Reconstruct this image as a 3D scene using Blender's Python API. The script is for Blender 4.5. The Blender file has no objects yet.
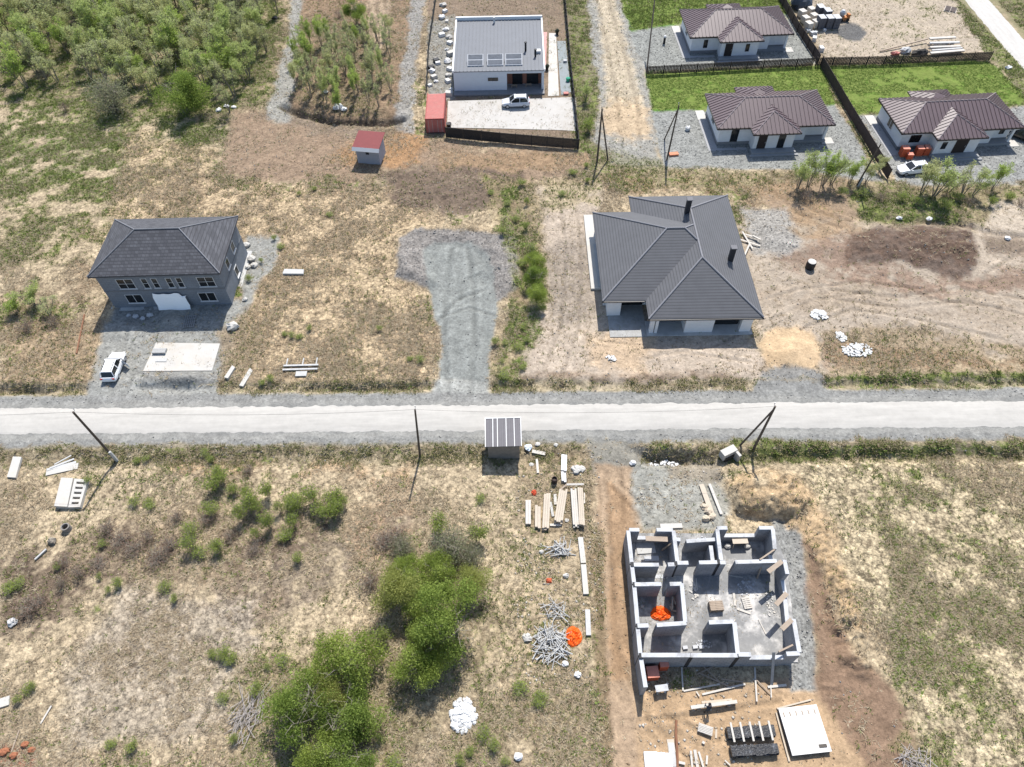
import bpy, math, random
import numpy as np
from mathutils import Vector, Matrix
random.seed(7); RNG = np.random.default_rng(11)
scene = bpy.context.scene
COL = scene.collection
PI = math.pi
# ------------------------------------------------------------------ camera
FPX, PITCH, ROLL, CAMH = 710.0, 52.7, -1.6, 65.0
def rx(a):
    c, s = math.cos(a), math.sin(a); return np.array([[1,0,0],[0,c,-s],[0,s,c]])
def rz(a):
    c, s = math.cos(a), math.sin(a); return np.array([[c,-s,0],[s,c,0],[0,0,1]])
RC = rx(math.radians(90-PITCH)) @ rz(math.radians(ROLL))
CAM = np.array([0, 0, CAMH])
def P(px, py, z=0.0):
    d = RC @ np.array([(px-512)/FPX, -(py-383.5)/FPX, -1.0])
    t = (z-CAMH)/d[2]; return CAM + d*t
def project(X, Y, Z):
    q = np.stack([X, Y, Z-CAMH], -1) @ RC
    return 512+FPX*q[..., 0]/-q[..., 2], 383.5-FPX*q[..., 1]/-q[..., 2]
cam = bpy.data.cameras.new('camera'); camo = bpy.data.objects.new('camera', cam); COL.objects.link(camo)
camo.matrix_world = Matrix.Translation((0, 0, CAMH)) @ Matrix([list(r) for r in RC]).to_4x4()
cam.sensor_width = 36; cam.lens = FPX/1024*36; cam.clip_end = 9000; cam.clip_start = 0.5
scene.camera = camo
# ------------------------------------------------------------------ light
SUN_EL, SUN_AZ = 55.5, 13.0        # azimuth from +Y toward +X
w = bpy.data.worlds.new('World'); scene.world = w; w.use_nodes = True
nt = w.node_tree; sky = nt.nodes.new('ShaderNodeTexSky'); sky.sky_type = 'NISHITA'; sky.sun_disc = False
sky.sun_elevation = math.radians(SUN_EL); sky.sun_rotation = math.radians(SUN_AZ)
sky.air_density = 1.0; sky.dust_density = 1.0
nt.links.new(sky.outputs[0], nt.nodes['Background'].inputs[0]); nt.nodes['Background'].inputs[1].default_value = 0.13
sl = bpy.data.lights.new('sun', 'SUN'); sl.energy = 4.6; sl.angle = math.radians(0.5); sl.color = (1, 0.955, 0.89)
so = bpy.data.objects.new('sun', sl); COL.objects.link(so)
e, a = math.radians(SUN_EL), math.radians(SUN_AZ)
sd = Vector((math.sin(a)*math.cos(e), math.cos(a)*math.cos(e), math.sin(e)))
so.rotation_euler = sd.to_track_quat('Z', 'Y').to_euler(); so.location = (0, 0, 80)
vs = scene.view_settings; vs.view_transform = 'Standard'; vs.look = 'None'; vs.gamma = 1; vs.use_curve_mapping = False
vs.exposure = 0.64
KEXP = 2.0
def A(r, g, b):
    f = lambda c: ((c/255+0.055)/1.055)**2.4 if c > 10 else c/255/12.92
    return tuple(min(f(c)/KEXP, 0.85) for c in (r, g, b))
# ------------------------------------------------------------------ tags
def tag(o, label=None, cat=None, group=None, kind=None):
    if label: o['label'] = label
    if cat: o['category'] = cat
    if group: o['group'] = group
    if kind: o['kind'] = kind
    return o
def thing(name, label, cat, loc=(0, 0, 0), rot=0, group=None):
    o = bpy.data.objects.new(name, None); COL.objects.link(o); o.location = [float(v) for v in loc]; o.rotation_euler = (0, 0, rot)
    o.empty_display_size = 0.3
    return tag(o, label, cat, group)
def dup(root, loc=None, rot=None, label=None, scale=None):
    r = root.copy(); COL.objects.link(r)
    if loc is not None: r.location = [float(v) for v in loc]
    if rot is not None: r.rotation_euler = (0, 0, rot)
    if scale is not None: r.scale = scale if hasattr(scale, '__len__') else (scale,)*3
    if label: r['label'] = label
    for ch in list(root.children):
        c = ch.copy(); COL.objects.link(c); c.parent = r
        for g in list(ch.children):
            d = g.copy(); COL.objects.link(d); d.parent = c
    return r
# ------------------------------------------------------------------ mesh builder
class MB:
    def __init__(s): s.v = []; s.f = []; s.smooth = False
    def box(s, c, d, rot=0, M=None, taper=1.0):
        n = len(s.v); x, y, z = d[0]/2, d[1]/2, d[2]/2
        R = M if M is not None else Matrix.Rotation(rot, 3, 'Z')
        c = Vector(c)
        for sz in (-1, 1):
            k = taper if sz > 0 else 1
            for sx, sy in ((-1,-1),(1,-1),(1,1),(-1,1)):
                s.v.append(tuple(c + R @ Vector((sx*x*k, sy*y*k, sz*z))))
        for q in ((3,2,1,0),(4,5,6,7),(0,1,5,4),(1,2,6,5),(2,3,7,6),(3,0,4,7)): s.f.append(tuple(n+i for i in q))
        return s
    def boxz(s, x0, x1, y0, y1, z0, z1): return s.box(((x0+x1)/2, (y0+y1)/2, (z0+z1)/2), (x1-x0, y1-y0, z1-z0))
    def wall(s, p, q, t, z0, z1):
        p = Vector((p[0], p[1], 0)); q = Vector((q[0], q[1], 0)); d = q-p
        return s.box(((p.x+q.x)/2, (p.y+q.y)/2, (z0+z1)/2), (d.length, t, z1-z0), math.atan2(d.y, d.x))
    def beam(s, p, q, wd, ht):
        p = Vector(p); q = Vector(q); d = q-p
        M = d.to_track_quat('X', 'Z').to_matrix()
        return s.box((p+q)/2, (d.length, wd, ht), M=M)
    def tube(s, pts, r0, r1=None, n=6, cap=True):
        r1 = r0 if r1 is None else r1; m = len(pts); b = len(s.v)
        pts = [Vector(p) for p in pts]
        for i, p in enumerate(pts):
            d = (pts[min(i+1, m-1)]-pts[max(i-1, 0)]).normalized()
            u = d.orthogonal().normalized() if i == 0 else (s._u - d*s._u.dot(d)).normalized()
            s._u = u; wv = d.cross(u); r = r0+(r1-r0)*i/max(m-1, 1)
            for k in range(n):
                an = 2*PI*k/n; s.v.append(tuple(p+(u*math.cos(an)+wv*math.sin(an))*r))
        for i in range(m-1):
            for k in range(n):
                s.f.append((b+i*n+k, b+i*n+(k+1)%n, b+(i+1)*n+(k+1)%n, b+(i+1)*n+k))
        if cap:
            s.f.append(tuple(b+k for k in range(n))[::-1]); s.f.append(tuple(b+(m-1)*n+k for k in range(n)))
        return s
    def lathe(s, c, prof, n=16, M=None):
        b = len(s.v); c = Vector(c); M = M or Matrix.Identity(3)
        for r, z in prof:
            for k in range(n):
                an = 2*PI*k/n; s.v.append(tuple(c+M @ Vector((r*math.cos(an), r*math.sin(an), z))))
        for i in range(len(prof)-1):
            for k in range(n): s.f.append((b+i*n+k, b+i*n+(k+1)%n, b+(i+1)*n+(k+1)%n, b+(i+1)*n+k))
        s.f.append(tuple(b+k for k in range(n))[::-1]); s.f.append(tuple(b+(len(prof)-1)*n+k for k in range(n)))
        return s
    def prism(s, pts, z0, z1):
        n = len(s.v); m = len(pts)
        for z in (z0, z1):
            for p in pts: s.v.append((p[0], p[1], z))
        s.f.append(tuple(n+i for i in range(m))[::-1]); s.f.append(tuple(n+m+i for i in range(m)))
        for i in range(m): s.f.append((n+i, n+(i+1)%m, n+m+(i+1)%m, n+m+i))
        return s
    def hexa(s, v8):
        n = len(s.v); s.v += [tuple(v) for v in v8]
        for q in ((3,2,1,0),(4,5,6,7),(0,1,5,4),(1,2,6,5),(2,3,7,6),(3,0,4,7)): s.f.append(tuple(n+i for i in q))
        return s
    def blob(s, c, r, seed=0, rough=.25, nu=9, nv=6, flat=1.0):
        rd = random.Random(seed); b = len(s.v); c = Vector(c)
        if not hasattr(r, '__len__'): r = (r, r, r)
        for j in range(nv+1):
            th = PI*j/nv
            for i in range(nu):
                ph = 2*PI*i/nu; k = 1+rd.uniform(-rough, rough) if 0 < j < nv else 1
                s.v.append((c.x+r[0]*k*math.sin(th)*math.cos(ph), c.y+r[1]*k*math.sin(th)*math.sin(ph), c.z+r[2]*k*math.cos(th)*flat))
        for j in range(nv):
            for i in range(nu): s.f.append((b+(j+1)*nu+i, b+(j+1)*nu+(i+1)%nu, b+j*nu+(i+1)%nu, b+j*nu+i))
        return s
    def mesh(s, name, mat=None):
        me = bpy.data.meshes.new(name); me.from_pydata(s.v, [], s.f)
        if mat is not None:
            for m in (mat if isinstance(mat, (list, tuple)) else [mat]): me.materials.append(m)
        if s.smooth: me.polygons.foreach_set('use_smooth', [True]*len(me.polygons))
        me.update(); return me
    def build(s, name, mat, parent=None, label=None, loc=None, rot=0, bevel=0):
        o = bpy.data.objects.new(name, s.mesh(name, mat)); COL.objects.link(o)
        if parent is not None: o.parent = parent
        if loc is not None: o.location = [float(v) for v in loc]
        if rot: o.rotation_euler = (0, 0, rot)
        if label: o['label'] = label
        if bevel:
            bm = o.modifiers.new('bevel', 'BEVEL'); bm.width = bevel; bm.segments = 2; bm.limit_method = 'ANGLE'
        return o
    def top(s, name, mat, label, cat, loc, rot=0, group=None, bevel=0):
        return tag(s.build(name, mat, None, None, loc, rot, bevel), label, cat, group)
def big_mesh(name, V, F, mat, cols=None):
    k = F.shape[1]; me = bpy.data.meshes.new(name)
    me.vertices.add(len(V)); me.vertices.foreach_set('co', np.ascontiguousarray(V, np.float32).ravel())
    me.loops.add(F.size); me.loops.foreach_set('vertex_index', np.ascontiguousarray(F, np.int32).ravel())
    me.polygons.add(len(F)); me.polygons.foreach_set('loop_start', np.arange(0, F.size, k, dtype=np.int32))
    me.update(calc_edges=True)
    for nm, c in (cols or {}).items():
        at = me.attributes.new(nm, 'FLOAT_COLOR', 'POINT'); cc = np.ones((len(V), 4), np.float32); cc[:, :3] = c
        at.data.foreach_set('color', cc.ravel())
    me.materials.append(mat); return me
# ------------------------------------------------------------------ materials
MATS = {}
def nd(t, typ, **kw):
    n = t.nodes.new(typ)
    for k, v in kw.items(): setattr(n, k, v)
    return n
def mth(t, op, a, b=None, clamp=False):
    n = nd(t, 'ShaderNodeMath', operation=op); n.use_clamp = clamp
    for i, x in enumerate((a, b)):
        if x is None: continue
        if isinstance(x, (int, float)): n.inputs[i].default_value = x
        else: t.links.new(x, n.inputs[i])
    return n.outputs[0]
def mixc(t, fac, a, b, bt='MIX'):
    n = nd(t, 'ShaderNodeMix', data_type='RGBA', blend_type=bt)
    for i, x in ((0, fac), (6, a), (7, b)):
        if isinstance(x, (int, float)): n.inputs[i].default_value = x
        elif isinstance(x, tuple): n.inputs[i].default_value = (*x[:3], 1)
        else: t.links.new(x, n.inputs[i])
    return n.outputs[2]
def noise(t, vec, sc, det=4, rough=.6):
    n = nd(t, 'ShaderNodeTexNoise'); n.inputs['Scale'].default_value = sc; n.inputs['Detail'].default_value = det; n.inputs['Roughness'].default_value = rough
    t.links.new(vec, n.inputs['Vector']); return n.outputs[0]
def ramp(t, x, lo, hi):
    n = nd(t, 'ShaderNodeMapRange', interpolation_type='SMOOTHSTEP'); t.links.new(x, n.inputs[0])
    n.inputs[1].default_value = lo; n.inputs[2].default_value = hi; return n.outputs[0]
def base(name):
    m = bpy.data.materials.new(name); m.use_nodes = True; t = m.node_tree
    return m, t, t.nodes['Principled BSDF']
def mat(name, rgb, rough=.75, var=.18, scale=2.0, bump=.0, metal=0, dirt=None, dirt_amt=.0, bscale=20, spec=.3, pattern=None):
    if name in MATS: return MATS[name]
    m, t, b = base(name); tc = nd(t, 'ShaderNodeTexCoord').outputs['Object']
    n1 = noise(t, tc, scale, 6); n2 = noise(t, tc, scale*9, 3)
    f = mth(t, 'ADD', mth(t, 'MULTIPLY', n1, 1.3*var*2), mth(t, 'MULTIPLY', n2, .7*var*2)); f = mth(t, 'ADD', f, 1-2*var)
    c = mixc(t, 1.0, tuple(rgb), f, 'MULTIPLY')
    if pattern: c = pattern(t, tc, c)
    if dirt: c = mixc(t, mth(t, 'MULTIPLY', ramp(t, noise(t, tc, scale*.7, 6, .7), .45, .7), dirt_amt), c, tuple(dirt))
    t.links.new(c, b.inputs['Base Color']); b.inputs['Roughness'].default_value = rough; b.inputs['Metallic'].default_value = metal
    b.inputs['Specular IOR Level'].default_value = spec
    if bump:
        bn = nd(t, 'ShaderNodeBump'); bn.inputs['Strength'].default_value = bump; bn.inputs['Distance'].default_value = .05
        t.links.new(noise(t, tc, bscale, 4), bn.inputs['Height']); t.links.new(bn.outputs[0], b.inputs['Normal'])
    MATS[name] = m; return m
def pat_block(wd, ht, mortar, amt=.6):
    def f(t, tc, c):
        s = nd(t, 'ShaderNodeSeparateXYZ'); t.links.new(tc, s.inputs[0]); cb = nd(t, 'ShaderNodeCombineXYZ')
        t.links.new(mth(t, 'ADD', s.outputs[0], s.outputs[1]), cb.inputs[0]); t.links.new(s.outputs[2], cb.inputs[1])
        bt = nd(t, 'ShaderNodeTexBrick'); t.links.new(cb.outputs[0], bt.inputs['Vector']); bt.inputs['Scale'].default_value = 1
        bt.inputs['Brick Width'].default_value = wd; bt.inputs['Row Height'].default_value = ht; bt.inputs['Mortar Size'].default_value = mortar
        bt.inputs['Color1'].default_value = (1, 1, 1, 1); bt.inputs['Color2'].default_value = (.82, .82, .82, 1); bt.inputs['Mortar'].default_value = (.5, .5, .5, 1)
        return mixc(t, amt, c, bt.outputs[0], 'MULTIPLY')
    return f
def pat_rows(step, dark=.6, axis=2, amt=.7):           # courses of tiles: one dark joint per step along an axis
    def f(t, tc, c):
        s = nd(t, 'ShaderNodeSeparateXYZ'); t.links.new(tc, s.inputs[0])
        fr = mth(t, 'FRACT', mth(t, 'DIVIDE', s.outputs[axis], step))
        m = mth(t, 'LESS_THAN', fr, .28)
        return mixc(t, mth(t, 'MULTIPLY', m, amt), c, mixc(t, 1.0, c, (dark,)*3, 'MULTIPLY'))
    return f
def pat_shingle(t, tc, c):
    s = nd(t, 'ShaderNodeSeparateXYZ'); t.links.new(tc, s.inputs[0]); cb = nd(t, 'ShaderNodeCombineXYZ')
    t.links.new(mth(t, 'ADD', s.outputs[0], mth(t, 'MULTIPLY', s.outputs[1], .37)), cb.inputs[0]); t.links.new(s.outputs[2], cb.inputs[1])
    bt = nd(t, 'ShaderNodeTexBrick'); t.links.new(cb.outputs[0], bt.inputs['Vector']); bt.inputs['Scale'].default_value = 1
    bt.inputs['Brick Width'].default_value = .45; bt.inputs['Row Height'].default_value = .19; bt.inputs['Mortar Size'].default_value = .025
    bt.inputs['Color1'].default_value = (1.25, 1.25, 1.25, 1); bt.inputs['Color2'].default_value = (.7, .7, .72, 1); bt.inputs['Mortar'].default_value = (.55, .55, .55, 1)
    return mixc(t, .8, c, bt.outputs[0], 'MULTIPLY')
def leafmat(name, trans=.52):
    m, t, b = base(name); at = nd(t, 'ShaderNodeAttribute', attribute_name='Col').outputs['Color']
    b.inputs['Roughness'].default_value = .7; b.inputs['Specular IOR Level'].default_value = .15
    t.links.new(at, b.inputs['Base Color']); tr = nd(t, 'ShaderNodeBsdfTranslucent'); t.links.new(at, tr.inputs[0])
    mx = nd(t, 'ShaderNodeMixShader'); mx.inputs[0].default_value = trans
    t.links.new(b.outputs[0], mx.inputs[1]); t.links.new(tr.outputs[0], mx.inputs[2])
    t.links.new(mx.outputs[0], t.nodes['Material Output'].inputs[0]); return m
LEAF = leafmat('leaf'); BLADE = leafmat('blade', .25)
white = mat('white_plaster', (.66, .67, .68), var=.05, dirt=(.5, .49, .46), dirt_amt=.25)
whitep = mat('white_paint', (.56, .56, .555), rough=.5, var=.05)
glass = mat('dark_glass', (.012, .014, .016), rough=.12, var=.2, spec=.6)
blackm = mat('black_metal', (.018, .018, .02), rough=.55, var=.3)
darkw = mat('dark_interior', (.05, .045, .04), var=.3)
wood = mat('weathered_timber', (.30, .24, .185), var=.25, scale=1.5, bump=.2, dirt=(.25, .2, .15), dirt_amt=.4)
woodp = mat('pale_timber', (.43, .37, .295), var=.18, scale=1.2, bump=.2, dirt=(.4, .32, .24), dirt_amt=.4)
woodw = mat('whitened_timber', (.45, .425, .385), var=.15, scale=1.4, dirt=(.45, .38, .3), dirt_amt=.45)
polew = mat('pole_wood', (.085, .068, .055), var=.35, scale=3)
bark = mat('bark', (.21, .185, .15), var=.35, scale=4)
concrete = mat('concrete', (.42, .42, .41), var=.2, scale=.8, bump=.2, dirt=(.25, .24, .22), dirt_amt=.4)
concw = mat('pale_concrete', (.43, .415, .385), var=.12, scale=.6, dirt=(.42, .37, .3), dirt_amt=.5)
steel = mat('galvanised', (.45, .46, .48), rough=.4, var=.15, metal=.6)
redm = mat('red_metal', (.44, .14, .12), rough=.55, var=.2, dirt=(.35, .2, .16), dirt_amt=.4)
brick = mat('red_brick', (.42, .085, .035), var=.3, scale=4, bump=.3)
orange = mat('orange_tarp', (.75, .11, .012), rough=.5, var=.2, scale=3, bump=.5, bscale=5)
rubber = mat('rubber', (.02, .02, .02), rough=.85)
carpaint = mat('white_car_paint', (.74, .75, .76), rough=.18, var=.03, spec=.6)
carsilver = mat('silver_car_paint', (.55, .57, .6), rough=.2, var=.03, spec=.6)
carblack = mat('black_car_paint', (.012, .013, .015), rough=.12, var=.1, spec=.6)
lampm = mat('lamp_lens', (.6, .58, .55), rough=.1)
tailm = mat('tail_lens', (.35, .02, .015), rough=.2)
# ------------------------------------------------------------------ noise and distance (numpy)
def vnoise(x, y, seed):
    xi = np.floor(x).astype(np.int64); yi = np.floor(y).astype(np.int64); fx = x-xi; fy = y-yi
    fx = fx*fx*(3-2*fx); fy = fy*fy*(3-2*fy)
    def h(a, b):
        n = (a*374761393 + b*668265263 + seed*974634777) & 0xFFFFFFFF
        n = ((n ^ (n >> 13))*1274126177) & 0xFFFFFFFF; n = (n ^ (n >> 16)) & 0xFFFFFFFF
        return n/4294967295.0
    return (h(xi, yi)*(1-fx)+h(xi+1, yi)*fx)*(1-fy)+(h(xi, yi+1)*(1-fx)+h(xi+1, yi+1)*fx)*fy
def fbm(x, y, sc, seed=0, o=4, g=.55):
    s = 0; am = 1; tot = 0
    for i in range(o):
        s = s+am*vnoise(x*sc+i*17.3, y*sc-i*9.1, seed+i*13); tot += am; am *= g; sc *= 2.03
    return s/tot
def sstep(x, lo, hi):
    t = np.clip((x-lo)/(hi-lo), 0, 1); return t*t*(3-2*t)
def seg_dist(x, y, pts):
    d = np.full(np.shape(x), 1e9)
    for (ax, ay), (bx, by) in zip(pts[:-1], pts[1:]):
        vx, vy = bx-ax, by-ay; L = vx*vx+vy*vy+1e-9
        t = np.clip(((x-ax)*vx+(y-ay)*vy)/L, 0, 1); d = np.minimum(d, np.hypot(x-ax-t*vx, y-ay-t*vy))
    return d
def poly_sd(x, y, pts):                                 # signed distance, positive inside
    d = seg_dist(x, y, list(pts)+[pts[0]]); ins = np.zeros(np.shape(x), bool); n = len(pts)
    for i in range(n):
        (ax, ay), (bx, by) = pts[i], pts[(i+1) % n]
        if ay == by: continue
        c = ((ay > y) != (by > y)) & (x < (bx-ax)*(y-ay)/(by-ay)+ax); ins ^= c
    return np.where(ins, d, -d)
def W(pts): return [tuple(P(x, y)[:2]) for x, y in pts]
# ------------------------------------------------------------------ terrain heights (world space)
rn0, rn1 = P(0, 447)[:2], P(1024, 438.5)[:2]            # near edge of the road embankment
rf0, rf1 = P(0, 400)[:2], P(1024, 392)[:2]              # far edge
def lin(p, q, x): return p[1]+(q[1]-p[1])*(x-p[0])/(q[0]-p[0])
ACCN = (P(590, 450)[0], P(636, 450)[0]); ACCF = [(P(435, 390)[0], P(488, 390)[0]), (P(758, 390)[0], P(822, 390)[0]), (P(88, 390)[0], P(135, 390)[0])]
LINES = [  # polyline in map coordinates, depth, width
    (W([(284,107),(300,114),(330,121),(385,124),(402,119)]), -1.2, .7),
    (W([(862,217),(900,221),(960,224),(985,232),(1024,237)]), -.5, .6),
    (W([(515,185),(520,240),(528,290),(522,330),(514,372)]), -.35, .8),
    (W([(590,520),(595,600),(603,700),(606,767)]), -.25, .5),
    (W([(585,520),(588,600),(596,700)]), .2, .6),
    (W([(395,238),(415,229),(470,231),(515,238)]), .35, 1.0),
    (W([(398,245),(402,275),(428,285)]), .3, .9),
    (W([(720,478),(728,500),(745,517),(785,518)]), -.55, .7),
    (W([(812,560),(826,600),(838,650)]), -.3, .8),
    (W([(630,450),(655,456),(690,460),(715,461)]), -.35, .6),
    (W([(0,388),(40,392)]), -.4, .7),
    (W([(800,245),(850,250),(905,243),(950,248)]), .15, 1.6),
    (W([(870,315),(905,322),(980,343)]), .15, .8),
]
MOUNDS = [  # px, py, rx, ry (m), height
    (791,353,3.0,2.6,.8), (190,381,2.6,1.6,.7), (172,322,1.8,1.3,.6), (130,330,3.0,1.5,.3), (849,32,2.6,2.2,1.3),
    (760,494,3.2,2.2,.55), (672,448,3.0,.9,.35), (455,258,5.5,4,.15), (500,265,2.5,4,.25), (412,262,1.6,3,.3), (770,232,3.5,3,.3),
    (915,250,6,3,.25), (250,165,7,3,.2), (460,188,6,2.5,.25),
]
MW = [(*P(a, b)[:2], c, d, h) for a, b, c, d, h in MOUNDS]
FLAT = [(W([(628,530),(640,690),(805,680),(778,522)]), -.5), (W([(940,-25),(990,-25),(1050,56),(1050,100)]), .0),
        (W([(640,20),(840,10),(1050,90),(1050,175),(900,178),(800,165),(665,160)]), .0), (W([(440,20),(580,15),(580,150),(428,134)]), .0),
        (W([(585,215),(755,210),(765,345),(590,345)]), .0), (W([(110,290),(250,285),(250,225),(110,225)]), .0), (W([(150,345),(222,345),(216,372),(140,372)]), .0)]
RAISE = [  # polygon, lift, soft edge, roughness
    (W([(398,238),(414,228),(470,229),(516,236),(520,285),(503,300),(492,262),(470,244),(436,246),(428,256),(438,285),(420,288),(399,276)]), .55, 1.5, .25),
    (W([(850,238),(880,228),(970,230),(977,262),(962,286),(938,272),(900,262),(855,264)]), .3, 1.2, .5),
    (W([(732,480),(750,471),(795,474),(815,500),(800,516),(760,514),(735,508)]), 1.0, .6, .8),
    (W([(645,446),(720,447),(716,458),(650,457)]), .3, .7, .4),
    (W([(808,520),(830,520),(860,600),(880,680),(840,670),(825,600)]), .35, 1.3, 1.1),
    (W([(782,524),(802,524),(818,640),(826,690),(800,690)]), -.45, 1.2, .15),
    (W([(380,170),(528,170),(515,205),(400,207)]), .2, 1.2, .35),
    (W([(520,376),(700,372),(735,378),(735,386),(520,389)]), .1, .6, .4),
    (W([(300,20),(395,20),(398,118),(300,108)]), .35, .8, .2),
]
TRACKS = [ # wheel marks: polyline, width
    (W([(606,470),(612,560),(618,650),(650,720),(700,767)]), .22), (W([(622,470),(626,560),(632,650),(662,712),(720,740)]), .22), (W([(598,480),(600,600),(612,740)]), .2),
    (W([(640,475),(652,500),(648,530)]), .2), (W([(655,485),(668,505),(672,528)]), .25), (W([(620,480),(640,500),(655,520)]), .18), (W([(612,485),(634,508),(648,526)]), .18),
    (W([(448,395),(444,340),(446,290),(452,250)]), .3), (W([(470,395),(475,340),(474,290),(468,250)]), .3), (W([(460,300),(468,280),(480,275)]), .25), (W([(432,330),(456,300),(486,290)]), .25), (W([(440,318),(470,308),(494,316)]), .2),
    (W([(830,290),(900,298),(960,290),(1024,300)]), .25), (W([(835,300),(905,308),(965,302),(1024,316)]), .25), (W([(800,330),(850,310),(910,318),(1000,340)]), .25), (W([(760,300),(800,290),(860,282),(920,290)]), .22), (W([(770,320),(815,300),(870,292)]), .22), (W([(870,270),(930,300),(1000,310)]), .2), (W([(1024,250),(985,275),(975,300)]), .25),
    (W([(596,0),(610,60),(618,110),(622,150)]), .35), (W([(608,0),(626,60),(638,110),(640,150)]), .35), (W([(376,0),(378,50)]), .3), (W([(385,0),(384,50)]), .3), (W([(368,0),(372,40)]), .2),
    (W([(560,200),(566,260),(560,330),(540,380)]), .25), (W([(575,195),(582,260),(578,330),(560,380)]), .25), (W([(600,340),(680,352),(750,362)]), .2), (W([(640,360),(720,345),(765,320)]), .2),
    (W([(110,395),(118,360),(130,330)]), .25), (W([(125,395),(135,370),(150,380)]), .25), (W([(700,690),(760,680),(840,690)]), .2), (W([(640,720),(720,712),(780,700)]), .2),
    (W([(770,190),(800,215),(840,228)]), .3), (W([(785,192),(815,212),(850,222)]), .3), (W([(230,150),(300,165),(350,168)]), .2),
]
def terrain(x, y):
    x = np.asarray(x, float); y = np.asarray(y, float)
    d = lin(rn0, rn1, x)-y; e = y-lin(rf0, rf1, x)
    away = sstep(np.maximum(d, e), .3, 4)
    h = (fbm(x, y, .05, 3, 3)-.5)*.5*away + (fbm(x, y, .35, 5, 4)-.5)*.28*sstep(np.maximum(d, e), .1, 1.2)
    an = 1-sstep(x, ACCN[0]-1.5, ACCN[0]+.5)*(1-sstep(x, ACCN[1]-.5, ACCN[1]+1.5))
    wob = (fbm(x, y*0, .4, 9, 3)-.5)*1.0
    dn = d+wob
    rgt = .45+.55*sstep(x, ACCN[1]-1, ACCN[1]+2)
    deep = (-.8*sstep(dn, .1+.9*(rgt-.45), 1.9)+.4*sstep(dn, 1.9, 3.2))*rgt
    smooth = -.5*sstep(dn, .2, 5)
    h = np.array(h, float)+deep*an+smooth*(1-an)
    af = np.ones_like(x)
    for p, q in ACCF: af = af*(1-sstep(x, p-.8, p+.6)*(1-sstep(x, q-.6, q+.8)))
    ef = e+wob*.8
    h = h-(.2+.35*sstep(fbm(x, x*0, .12, 14, 2), .45, .6))*np.exp(-((ef-1.5)/.6)**2)*af + .12*sstep(ef, 1.5, 3)*af
    for pts, dep, wd in LINES: h = h+dep*np.exp(-(seg_dist(x, y, pts)/wd)**2)*(.75+.5*fbm(x, y, .5, 21, 2))
    for mx, my, ax, ay, hh in MW:
        r = np.hypot((x-mx)/ax, (y-my)/ay)+(fbm(x, y, .5, 31, 3)-.5)*.5
        h = h+hh*np.clip(1-r, 0, 1)**1.0*(1.0) if hh > .5 else h+hh*np.exp(-r**4)
    for pts, lift, soft, rg in RAISE:
        cx0, cx1 = min(p[0] for p in pts)-4, max(p[0] for p in pts)+4; cy0, cy1 = min(p[1] for p in pts)-4, max(p[1] for p in pts)+4
        if x.max() < cx0 or x.min() > cx1 or y.max() < cy0 or y.min() > cy1: continue
        sel = (x > cx0) & (x < cx1) & (y > cy0) & (y < cy1)
        if not sel.any(): continue
        k = sstep(poly_sd(x[sel], y[sel], pts)+(fbm(x[sel], y[sel], .6, 71, 3)-.5)*1.2, -soft*.5, soft)
        h[sel] = h[sel]+k*(lift+rg*(fbm(x[sel], y[sel], 1.1, 72, 5, .68)-.5)*1.9)
    for pts, wd in TRACKS:
        cx0, cx1 = min(p[0] for p in pts)-1, max(p[0] for p in pts)+1; cy0, cy1 = min(p[1] for p in pts)-1, max(p[1] for p in pts)+1
        sel = (x > cx0) & (x < cx1) & (y > cy0) & (y < cy1)
        if sel.any(): h[sel] = h[sel]-.08*np.exp(-(seg_dist(x[sel], y[sel], pts)/(wd*1.1))**2)+.05*np.exp(-((seg_dist(x[sel], y[sel], pts)-wd*2)/(wd))**2)
    for pts, lv in FLAT:
        k = sstep(poly_sd(x, y, pts), -1.2, .4); h = h*(1-k)+(lv+(h-lv)*.06)*k
    return h
def G(px, py, up=0.0):
    z = 0.0
    for _ in range(4):
        p = P(px, py, z); z = float(terrain(np.array([p[0]]), np.array([p[1]]))[0])
    return Vector((p[0], p[1], z+up))
def GW(x, y): return float(terrain(np.array([x]), np.array([y]))[0])
# ------------------------------------------------------------------ ground sheet with land cover
def axis_pts(a, b, s0, s1, far):
    out = [a]
    while out[-1] < b: out.append(out[-1]+s0+(s1-s0)*(out[-1]-a)/(b-a))
    lo, hi, st = [], [], s1
    v = a; 
    while v > -far: st *= 1.6; v -= st; lo.append(v)
    st = s1; v = out[-1]
    while v < far: st *= 1.6; v += st; hi.append(v)
    return np.array(lo[::-1]+out+hi)
xs = axis_pts(-104, 104, .21, .21, 4000); ys = axis_pts(5, 150, .13, .34, 4000)
GX, GY = np.meshgrid(xs, ys); GZ = terrain(GX, GY)
farm = np.maximum(np.abs(GX)-104, np.maximum(5-GY, GY-150)); GZ = GZ*(1-sstep(farm, 0, 30))-.0*farm
ok = (farm <= 1)
PX = np.full(GX.shape, -500.0); PY = np.full(GX.shape, -500.0)
PX[ok], PY[ok] = project(GX[ok], GY[ok], GZ[ok])
n1 = fbm(GX, GY, .09, 41, 5); n2 = fbm(GX, GY, .35, 42, 5, .6); n3 = fbm(GX, GY, 1.1, 43, 4, .6)
wx = (fbm(GX, GY, .3, 51, 4)-.5); wy = (fbm(GX, GY, .3, 52, 4)-.5)
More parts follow.
